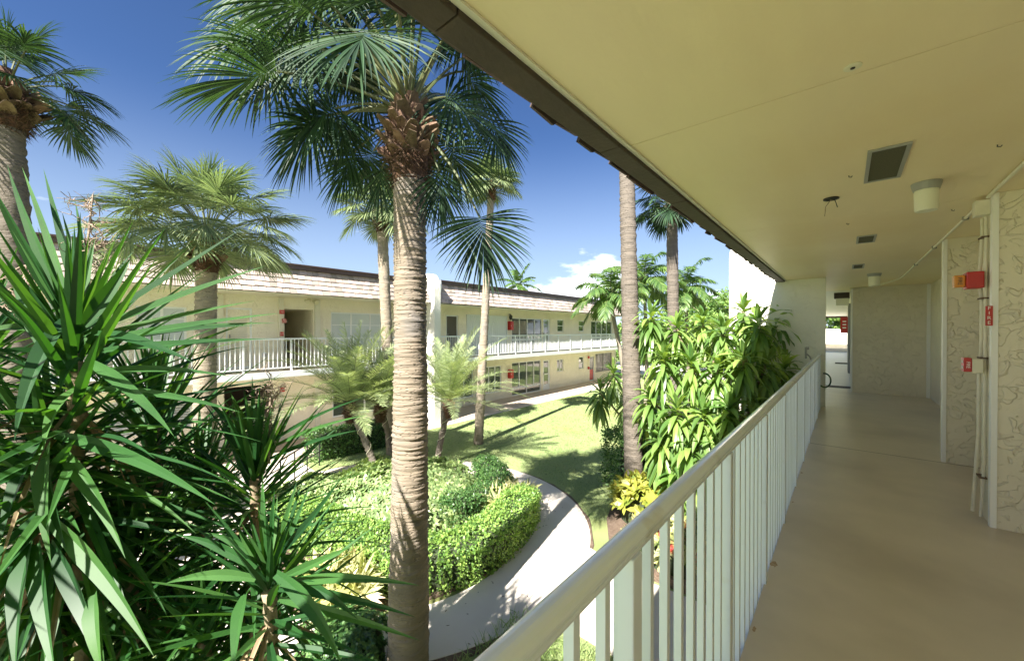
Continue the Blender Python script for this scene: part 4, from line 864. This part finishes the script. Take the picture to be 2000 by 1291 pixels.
def mound(cx, cy, rx, ry, h_, label, seed, mat, K=2200, leaf=.10, lw=.035, nl=6, name='shrub', cat='shrub', flat=.55, el=(.1, .7), stem=True, z0=0):
    global RNG; RNG = np.random.default_rng(seed); random.seed(seed)
    T = thing(name, (cx, cy, 0), label, cat)
    m = MB(); n = 20; V = []; 
    for i in range(7):
        a = i/6*pi/2
        for j in range(n): V.append((cx+rx*.86*cos(a)*cos(2*pi*j/n), cy+ry*.86*cos(a)*sin(2*pi*j/n), z0+h_*.84*sin(a)**flat))
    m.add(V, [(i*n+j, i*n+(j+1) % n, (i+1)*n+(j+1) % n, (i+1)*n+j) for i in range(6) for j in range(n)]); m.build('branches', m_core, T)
    az = RNG.uniform(0, 2*pi, K); r = np.sqrt(RNG.random(K)); a = np.arccos(np.clip(r, 0, 1))
    lump = 1+.09*np.sin(az*5+seed)+.07*np.sin(az*9+r*8)
    C = np.stack([cx+rx*r*np.cos(az)*lump, cy+ry*r*np.sin(az)*lump, z0+h_*np.sin(a)**flat*(lump*.5+.5)*RNG.uniform(.88, 1.06, K)], 1)
    out = np.stack([np.cos(az)*r, np.sin(az)*r, .35+np.sin(a)], 1)+RNG.normal(0, .25, (K, 3)); out /= np.linalg.norm(out, axis=1)[:, None]
    m = MB(); ref = np.array([.31, .2, .93]); s1 = np.cross(out, ref+RNG.normal(0, .3, (K, 3))); s1 /= np.linalg.norm(s1, axis=1)[:, None]; s2 = np.cross(out, s1)
    for j in range(nl):
        b = 2*pi*j/nl+RNG.uniform(-.3, .3, K); e = RNG.uniform(*el, K)
        D = (np.cos(b)*np.cos(e))[:, None]*s1+(np.sin(b)*np.cos(e))[:, None]*s2+np.sin(e)[:, None]*out
        m.ribbons(C, D, out, leaf*RNG.uniform(.7, 1.25, K), lw*RNG.uniform(.8, 1.2, K), droop=.35, seg=3)
    m.build('leaves', mat, T); return T
def ground(*p): return gnd(*p)[:2]
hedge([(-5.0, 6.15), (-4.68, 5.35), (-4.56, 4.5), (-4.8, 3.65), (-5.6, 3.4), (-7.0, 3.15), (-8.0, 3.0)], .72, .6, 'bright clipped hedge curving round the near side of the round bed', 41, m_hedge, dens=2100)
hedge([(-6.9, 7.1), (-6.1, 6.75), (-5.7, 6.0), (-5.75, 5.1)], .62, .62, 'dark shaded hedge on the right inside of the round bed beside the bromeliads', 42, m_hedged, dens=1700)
mound(-7.5, 5.0, 1.95, 1.75, .68, 'large mound of pale variegated umbrella plant in the round bed middle', 43, m_schef, K=3600, leaf=.12, lw=.05)
mound(-8.7, 3.75, 1.1, .9, .55, 'smaller pale variegated shrub mound at the left of the round bed', 44, m_schef, K=1500, leaf=.1, lw=.045)
b1 = gnd(985, 1005); mound(b1[0]-.05, b1[1]+.15, .5, .62, .42, 'pale spiky bromeliad clump where the hedge meets the curving path', 45, m_brom, K=42, leaf=.34, lw=.05, nl=16, name='bromeliad_clump', cat='bromeliad', el=(.2, 1.1))
b2 = gnd(665, 1165); mound(b2[0], b2[1], .55, .45, .34, 'yellow and pink bromeliad clump below the hedge left of the foreground trunk', 46, m_brom, K=40, leaf=.36, lw=.055, nl=16, name='bromeliad_clump', cat='bromeliad', el=(.2, 1.1))
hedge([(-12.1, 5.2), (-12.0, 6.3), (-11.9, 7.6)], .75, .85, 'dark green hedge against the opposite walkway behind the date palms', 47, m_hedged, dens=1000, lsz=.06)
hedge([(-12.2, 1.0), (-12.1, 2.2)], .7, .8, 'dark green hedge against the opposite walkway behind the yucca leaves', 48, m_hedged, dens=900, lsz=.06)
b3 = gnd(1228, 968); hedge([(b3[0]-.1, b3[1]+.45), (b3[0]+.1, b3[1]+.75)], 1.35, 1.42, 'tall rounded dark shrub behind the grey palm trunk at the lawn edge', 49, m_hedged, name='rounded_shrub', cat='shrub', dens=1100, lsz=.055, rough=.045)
b4 = gnd(1262, 1015); mound(b4[0]+.1, b4[1], .72, .6, .8, 'yellow leaved croton at the foot of the grey palm trunk', 50, m_croton, K=150, leaf=.24, lw=.085, nl=7, name='croton', cat='croton', el=(.1, 1.0))
mound(-2.15, 6.75, .8, .55, .55, 'mixed red and green bedding plants seen between the near balusters', 51, m_ti, K=130, leaf=.22, lw=.07, nl=8, name='bedding_plants', cat='plants', el=(.1, 1.0))
mound(-1.35, 7.7, .7, .8, .95, 'green and cream leaved bed shrub behind the balusters below the dracaena', 52, m_schef, K=300, leaf=.16, lw=.06, nl=6, cat='shrub')
b5 = gnd(672, 1300); mound(b5[0], b5[1], .6, .5, .55, 'small leaved open shrub at the bottom of the picture left of the foreground trunk', 53, m_hedged, K=1100, leaf=.05, lw=.03, nl=4)
b6 = gnd(430, 985); mound(b6[0], b6[1]-.3, .8, .6, .5, 'green shrub seen through the yucca leaves beside the left path', 54, m_hedged, K=900, leaf=.07, lw=.035, nl=5)

# --- yuccas in the left foreground
swprof = lambda t: (.55+.45*min(1, t/.3)) if t < .3 else (1-((t-.3)/.7)**1.45)
def yucca_rosette(lm, top, n, ln, wd, L_, seed, spread=(84, -55), axis=(0, 0, 1)):
    top = np.array(top, float); ax = nrm(axis); u = (np.arange(n)+.5)/n
    el = np.radians(np.interp(u, [0, .18, .5, 1], [spread[0], 52, 8, spread[1]]))+RNG.normal(0, .09, n); az = np.arange(n)*GA+RNG.normal(0, .12, n)
    D = np.stack([np.cos(el)*np.cos(az), np.cos(el)*np.sin(az), np.sin(el)], 1)+(ax-np.array([0, 0, 1]))*.6
    P = top-ax*(u**1.1*L_)[:, None]+D*.02; Nn = np.stack([-np.sin(el)*np.cos(az), -np.sin(el)*np.sin(az), np.cos(el)], 1)+RNG.normal(0, .14, (n, 3))
    L_l = ln*np.interp(u, [0, .08, .3, 1], [.45, .75, 1, .88])*RNG.uniform(.82, 1.1, n)
    lm.ribbons(P, D, Nn, L_l, wd*.84*RNG.uniform(.85, 1.12, n), droop=np.interp(u, [0, .3, 1], [.03, .16, .38])*RNG.uniform(.2, 1.8, n), seg=9, prof=swprof, fold=.24, dpow=1.8)
def leaf_path(lm, p0, pc, p1, wd, nn=(0, 0, 1), seg=14, fold=.26):
    """one sword leaf along a curve"""
    pts = np.array(bez(p0, pc, p1, seg+1)); tg = np.gradient(pts, axis=0); tg /= np.linalg.norm(tg, axis=1)[:, None]
    v = []; nn = nrm(nn)
    for i in range(seg+1):
        t = i/seg; w2 = wd*max(swprof(t), .01)/2; s_ = nrm(np.cross(tg[i], nn)); q = np.cross(s_, tg[i])
        v += [pts[i]-s_*w2+q*w2*2*fold, pts[i], pts[i], pts[i]+s_*w2+q*w2*2*fold]
    f = [(4*i+j, 4*i+j+1, 4*i+j+5, 4*i+j+4) for i in range(seg) for j in (0, 2)]
    lm.add(v, f, [random.random()]*len(f))
def twig(m, p, d, L_, r, depth):
    k = 7; pts = [np.array(p, float)]; d = nrm(d)
    for i in range(k): d = nrm(d+RNG.normal(0, .42, 3)); pts.append(pts[-1]+d*L_/k)
    m.tube(pts, np.linspace(r, r*.4, k+1), 4)
    if depth:
        for _ in range(4): j = random.randint(1, k); twig(m, pts[j], d+RNG.normal(0, 1, 3), L_*.5, r*.55, depth-1)
def yucca(top, stem, n, ln, wd, L_, label, seed, extra=None, axis=(0, 0, 1), stalk=None, side=None, ks=1.):
    global RNG; RNG = np.random.default_rng(seed); random.seed(seed)
    top = np.array(top, float); base = np.array([top[0]+stem[0], top[1]+stem[1], 0]); T = thing('yucca', base, label, 'yucca', 'yuccas in the left foreground')
    rough_trunk([base, (base+top)/2+[stem[0]*-.1, 0, 0], top-nrm(axis)*.08], [.06, .045, .032, .028], 60, 12, .04, 'stem', m_yedge, T, ringamp=.006)
    lm = MB(); yucca_rosette(lm, top, n, ln, wd, L_, seed, axis=axis)
    for e in extra or []:
        e = list(e); e[0] = (*e[0][:2], e[0][2]*ks); e[1] = (*e[1][:2], e[1][2]*ks); p0, p1 = at(*e[0]), at(*e[1]); mid = (p0+p1)/2+vec(*(e[3] if len(e) > 3 else (0, .05, 0))); leaf_path(lm, p0, mid, p1, e[2]*ks*.60, nn=(vec(*e[4]) if len(e) > 4 else (vec(0, .6, -1))))
    for s_ in side or []: yucca_rosette(lm, s_[0], s_[1], s_[2], wd, s_[3], seed+9)
    lm.build('leaves', m_yucca, T, smooth=True)
    dm = MB(); K = 26; az = RNG.uniform(0, 2*pi, K); h_ = RNG.uniform(.25, 1.1, K)*L_
    dm.ribbons(top-np.stack([0*h_, 0*h_, h_], 1), np.stack([np.cos(az), np.sin(az), RNG.uniform(-1.6, .1, K)], 1), np.stack([np.cos(az)*.5, np.sin(az)*.5, np.ones(K)], 1)+RNG.normal(0, .4, (K, 3)), ln*RNG.uniform(.45, .85, K), wd*.55, droop=RNG.uniform(.6, 2.2, K), seg=8, prof=swprof, fold=.3)
    dm.build('dead_leaves', m_deadleaf, T)
    if stalk is not None:
        m = MB(); b = np.array(stalk[0]); h_ = stalk[1]
        pts = [b, b+[0.01, 0, h_*.5], b+[-.02, .02, h_]]; m.tube(pts, [.009, .006, .003], 5)
        for i in range(26):
            t = random.uniform(.25, 1); twig(m, b*(1-t)+pts[2]*t, RNG.normal(0, 1, 3), h_*.28, .0035, 1)
        m.build('dead_flower_stalk', m_wood, T)
    return T
zA = 1.5; b0 = (138, 640, zA)
exA = [((135, 615, zA), (14, 322, 1.55), .062, (-.03, .0, 0)), ((140, 605, zA+.1), (43, 327, 1.75), .05), ((160, 600, zA+.2), (85, 330, 1.8), .062, (0, 0, 0)), ((128, 620, zA), (-25, 345, 1.35), .075, (-.02, .03, 0)),
 ((165, 600, zA+.25), (121, 414, 1.8), .05, (.02, 0, 0)), ((170, 600, zA+.2), (146, 388, 1.9), .05, (.03, 0, 0)), ((118, 632, zA), (-10, 478, 1.3), .07, (-.02, .02, 0)),
 ((158, 640, zA-.03), (256, 503, 1.55), .085, (.02, .0, 0), (.7, -.3, -1)), ((180, 625, zA+.2), (262, 490, 1.8), .05), ((160, 650, zA), (470, 448, 1.65), .062, (.02, .0, 0)), ((165, 655, zA), (520, 519, 1.6), .066, (.0, .02, 0)),
 ((165, 665, zA), (497, 588, 1.7), .05, (0, .02, 0)), ((165, 672, zA), (546, 612, 1.55), .05, (0, .02, 0)), ((168, 675, zA+.1), (539, 631, 1.75), .045), ((165, 680, zA), (500, 636, 1.6), .05), ((165, 690, zA), (525, 662, 1.5), .052, (0, .02, 0)),
 ((135, 622, zA-.05), (28, 862, 1.22), .095, (-.02, .07, -.03), (.3, .3, -1)), ((170, 705, zA-.05), (340, 852, 1.3), .07, (.05, .05, -.02), (.2, .5, -1)), ((190, 652, zA-.05), (378, 708, 1.35), .062, (0, .05, -.02), (.1, .7, -1)), ((158, 700, zA-.06), (118, 765, 1.35), .06, (-.03, .03, 0), (.2, .4, -1)),
 ((110, 645, zA), (-60, 650, 1.4), .06, (0, .03, 0)), ((100, 690, zA), (-80, 700, 1.3), .06, (0, .03, 0)), ((150, 760, zA-.05), (85, 880, 1.25), .075, (-.03, .04, -.02), (.2, .4, -1)), ((95, 690, 1.4), (20, 530, 1.5), .08, (0, 0, 0)), ((165, 730, zA), (450, 735, 1.5), .05), ((165, 760, zA), (470, 805, 1.45), .05)]
yucca(at(145, 655, zA*1.16), (-.1, .05), 150, .80, .046, .95, 'large sunlit yucca head at the left with long leaves reaching across the opposite roof', 61, extra=exA, ks=1.16, stalk=(at(172, 560, 2.0), .48))
exB = [((85, 850, 1.3), (-5, 1080, 1.1), .08, (-.03, .06, 0), (.1, .4, -1)), ((95, 850, 1.3), (100, 1100, 1.12), .085, (0, .05, -.04), (.1, .4, -1)), ((85, 870, 1.3), (130, 1075, 1.15), .08, (.02, .05, -.04), (-.2, .4, -1)), ((110, 850, 1.3), (420, 985, 1.15), .07, (.03, .07, 0), (.1, .6, -1)), ((110, 870, 1.3), (245, 1090, 1.12), .075, (.04, .05, 0), (0, .5, -1)), ((60, 1060, 1.2), (30, 1330, 1.0), .09, (0, .04, -.03), (.1, .3, -1)), ((75, 1060, 1.2), (110, 1330, 1.0), .09, (.0, .05, -.02), (.1, .3, -1)), ((100, 1060, 1.2), (210, 1330, 1.0), .085, (.05, .05, -.02), (-.1, .4, -1)), ((185, 1160, 1.1), (200, 1320, 1.0), .075, (0, .04, -.02), (.1, .3, -1)), ((95, 1010, 1.2), (300, 1280, 1.05), .08, (.05, .04, 0), (-.1, .5, -1))]
yucca(at(92, 870, 1.75), (-.05, .1), 130, .68, .050, .75, 'shaded yucca head hanging low at the left edge with broad drooping leaves', 62, extra=exB, ks=1.28, side=[(at(92, 870, 1.75)+np.array([.12, -.85, .75]), 120, .72, .8), (at(92, 870, 1.75)+np.array([-.45, -.6, .5]), 110, .72, .8)])  # side rosettes are out of frame, added to cast shade on this head
yucca(at(498, 905, 2.15), (-.02, .1), 140, .68, .040, .85, 'yucca with bare dry stem and dead flower stalk in the middle of the left foreground', 63, stalk=(at(525, 905, 2.2), .5),
      extra=[((490, 880, 2.15), (392, 712+60, 2.2), .055), ((505, 860, 2.15), (448, 762, 2.1), .055, (-.02, 0, 0)), ((515, 880, 2.15), (530, 794, 2.1), .05, (0, 0, 0)), ((520, 870, 2.2), (712, 776, 2.0), .04, (0, .05, 0)), ((520, 880, 2.2), (720, 810, 2.05), .04, (0, .05, 0)), ((520, 900, 2.2), (700, 840, 2.1), .045, (0, .04, 0))])
exD = [((523, 1090, 1.5), (513, 925, 1.6), .045, (-.01, 0, 0)), ((528, 1090, 1.5), (536, 955, 1.5), .04, (0, 0, 0)), ((535, 1090, 1.5), (580, 945, 1.55), .045, (0, 0, 0)), ((535, 1095, 1.5), (668, 930, 1.45), .05, (.03, 0, 0)), ((515, 1095, 1.5), (465, 1030, 1.5), .055, (-.02, 0, 0)), ((512, 1100, 1.5), (400, 1040, 1.5), .05), ((548, 1130, 1.45), (690, 1065, 1.4), .055, (.0, .0, 0)), ((545, 1140, 1.4), (820, 1143, 1.3), .055, (0, .05, 0), (.1, .8, -1)), ((545, 1150, 1.4), (812, 1205, 1.3), .05, (0, .04, 0), (.1, .8, -1)), ((545, 1170, 1.4), (820, 1250, 1.3), .052, (0, .02, 0), (.1, .8, -1)), ((540, 1120, 1.35), (668, 1300, 1.15), .08, (.05, .05, 0), (-.1, .6, -1)), ((560, 1130, 1.4), (700, 1210, 1.3), .06, (.02, .05, 0), (-.1, .6, -1)), ((500, 1130, 1.4), (320, 1140, 1.35), .06, (0, .05, 0), (0, .7, -1)), ((500, 1110, 1.4), (345, 1045, 1.4), .055), ((480, 1160, 1.3), (455, 1320, 1.1), .075, (-.01, .05, 0), (.1, .3, -1))]
yucca(at(525, 1120, 1.75), (-.05, .1), 90, .55, .040, .6, 'low yucca head at the bottom with upright leaves left of the foreground trunk', 64, extra=exD, ks=1.17)
yucca(at(300, 800, 2.25), (.0, .1), 210, .80, .040, 1.25, 'yucca column behind the big head with many level leaves seen edge on', 65)
yucca(at(250, 1080, 1.9), (.0, .1), 150, .68, .042, .9, 'yucca head filling the dark middle of the lower left foreground', 66)
yucca(at(-40, 640, 2.1), (.0, .1), 110, .72, .046, .9, 'yucca head cut by the left edge behind the dead twigs', 67, stalk=(at(40, 640, 1.75), .3))
yucca(at(400, 1220, 1.9), (.0, .1), 110, .62, .042, .7, 'yucca head in the shade at the bottom between low heads', 68)

yucca(at(170, 1230, 1.9), (.0, .1), 130, .66, .044, .8, 'yucca head in deep shade at the bottom left corner of the picture', 69)
yucca(at(390, 930, 2.5), (.0, .1), 160, .72, .040, 1.0, 'yucca column between the dry stemmed yucca and the left mass of leaves', 70)
# --- dracaena clump
RNG = np.random.default_rng(71); random.seed(71)
def dracaena(px, py, z, n, ln, wd, L_, lm, sm, foot):
    top = at(px, py, z); u = (np.arange(n)+.5)/n; el = np.radians(np.interp(u, [0, .2, .6, 1], [78, 30, -12, -45]))+RNG.normal(0, .14, n); az = np.arange(n)*GA+RNG.normal(0, .2, n)
    D = np.stack([np.cos(el)*np.cos(az), np.cos(el)*np.sin(az), np.sin(el)], 1); P = top-np.array([0, 0, 1])*(u*L_)[:, None]
    Nn = np.stack([-np.sin(el)*np.cos(az), -np.sin(el)*np.sin(az), np.cos(el)], 1)+RNG.normal(0, .25, (n, 3))
    lm.ribbons(P, D, Nn, ln*np.interp(u, [0, .15, 1], [.5, .85, 1])*RNG.uniform(.8, 1.1, n), wd*RNG.uniform(.85, 1.15, n), droop=np.interp(u, [0, .3, 1], [.5, 1.7, 3.0])*RNG.uniform(.7, 1.3, n), seg=7, prof=lambda t: (.45+.55*min(1, t/.3)) if t < .5 else (1-((t-.5)/.5)**2), fold=.12, dpow=1.1)
    b = np.array([*foot, 0.]); sm.tube(bez(b, (b+top)/2+[0, 0, .3], top-[0, 0, .1], 7), [.035, .03, .03, .028, .026, .024, .02], 7)
lm, sm = MB(), MB(); foot = at(1400, 900, 8.3)
T = thing('dracaena', (foot[0], foot[1], 0), 'big bright dracaena clump with hanging leaves in front of the fin wall', 'dracaena')
for (px, py, z) in [(1272, 612, 8.4), (1322, 632, 8.2), (1372, 622, 8.6), (1412, 640, 7.9), (1452, 600, 8.3), (1482, 622, 7.6), (1520, 618, 8.6), (1296, 692, 7.9), (1350, 702, 7.7), (1402, 712, 7.5), (1452, 692, 7.3), (1496, 702, 7.4), (1532, 712, 8.0), (1272, 772, 8.0), (1322, 792, 7.5), (1374, 802, 7.3), (1424, 792, 7.1), (1472, 782, 7.2), (1292, 852, 7.6), (1346, 868, 7.3), (1404, 872, 7.1), (1450, 860, 7.0), (1320, 925, 7.4), (1380, 930, 7.2), (1545, 790, 8.1), (1530, 860, 8.0)]:
    f_ = foot[:2]+RNG.normal(0, .35, 2); dracaena(px, py, z, 66, .66, .095, .55, lm, sm, f_)
lm.build('leaves', m_drac, T, smooth=True); sm.build('canes', m_yedge, T)
lm, sm = MB(), MB(); f2 = at(1290, 900, 9.8)
T = thing('dracaena', (f2[0], f2[1], 0), 'smaller dark dracaena branch leaning over the lawn left of the grey palm trunk', 'dracaena')
for (px, py, z) in [(1198, 722, 9.6), (1172, 760, 9.7), (1225, 775, 9.8)]: dracaena(px, py, z, 60, .58, .08, .5, lm, sm, f2[:2]+RNG.normal(0, .1, 2))
lm.build('leaves', m_drac, T, smooth=True); sm.build('canes', m_yedge, T)
# --- small things on the ground
t = thing('stair_handrail', gnd(590, 925), 'black metal handrail beside the left path below the date palms', 'handrail')
m = MB(); a_, b_, c_ = gnd(548, 965), gnd(600, 925), gnd(645, 895)
for p in (a_, (a_+b_)/2, b_, (b_+c_)/2, c_): m = MB(); m.tube([p, p+[0, 0, .8]], .018, 6); m.build('post', m_black, t)
m = MB(); m.tube([a_+[0, 0, .8], b_+[0, 0, .8], c_+[0, 0, .8]], .022, 6); m.tube([a_+[0, 0, .4], b_+[0, 0, .4], c_+[0, 0, .4]], .015, 6); m.build('rails', m_black, t)
RNG = np.random.default_rng(5); m = MB(); K = 240; P = np.stack([RNG.uniform(-6, -2.2, K), RNG.uniform(1.5, 7.5, K), np.full(K, .036)], 1)
rr_ = np.hypot(P[:, 0]-C0[0], P[:, 1]-C0[1]); P = P[(rr_ > 2.9) & (rr_ < 3.75)]; K = len(P)
m.ribbons(P, np.stack([RNG.normal(0, 1, K), RNG.normal(0, 1, K), np.zeros(K)+.05], 1), (0, 0, 1), RNG.uniform(.02, .06, K), .014, seg=2); tag(m.build('leaf_litter', m_fibre), 'small dry leaf scraps scattered over the round path', 'leaf litter', kind='stuff')
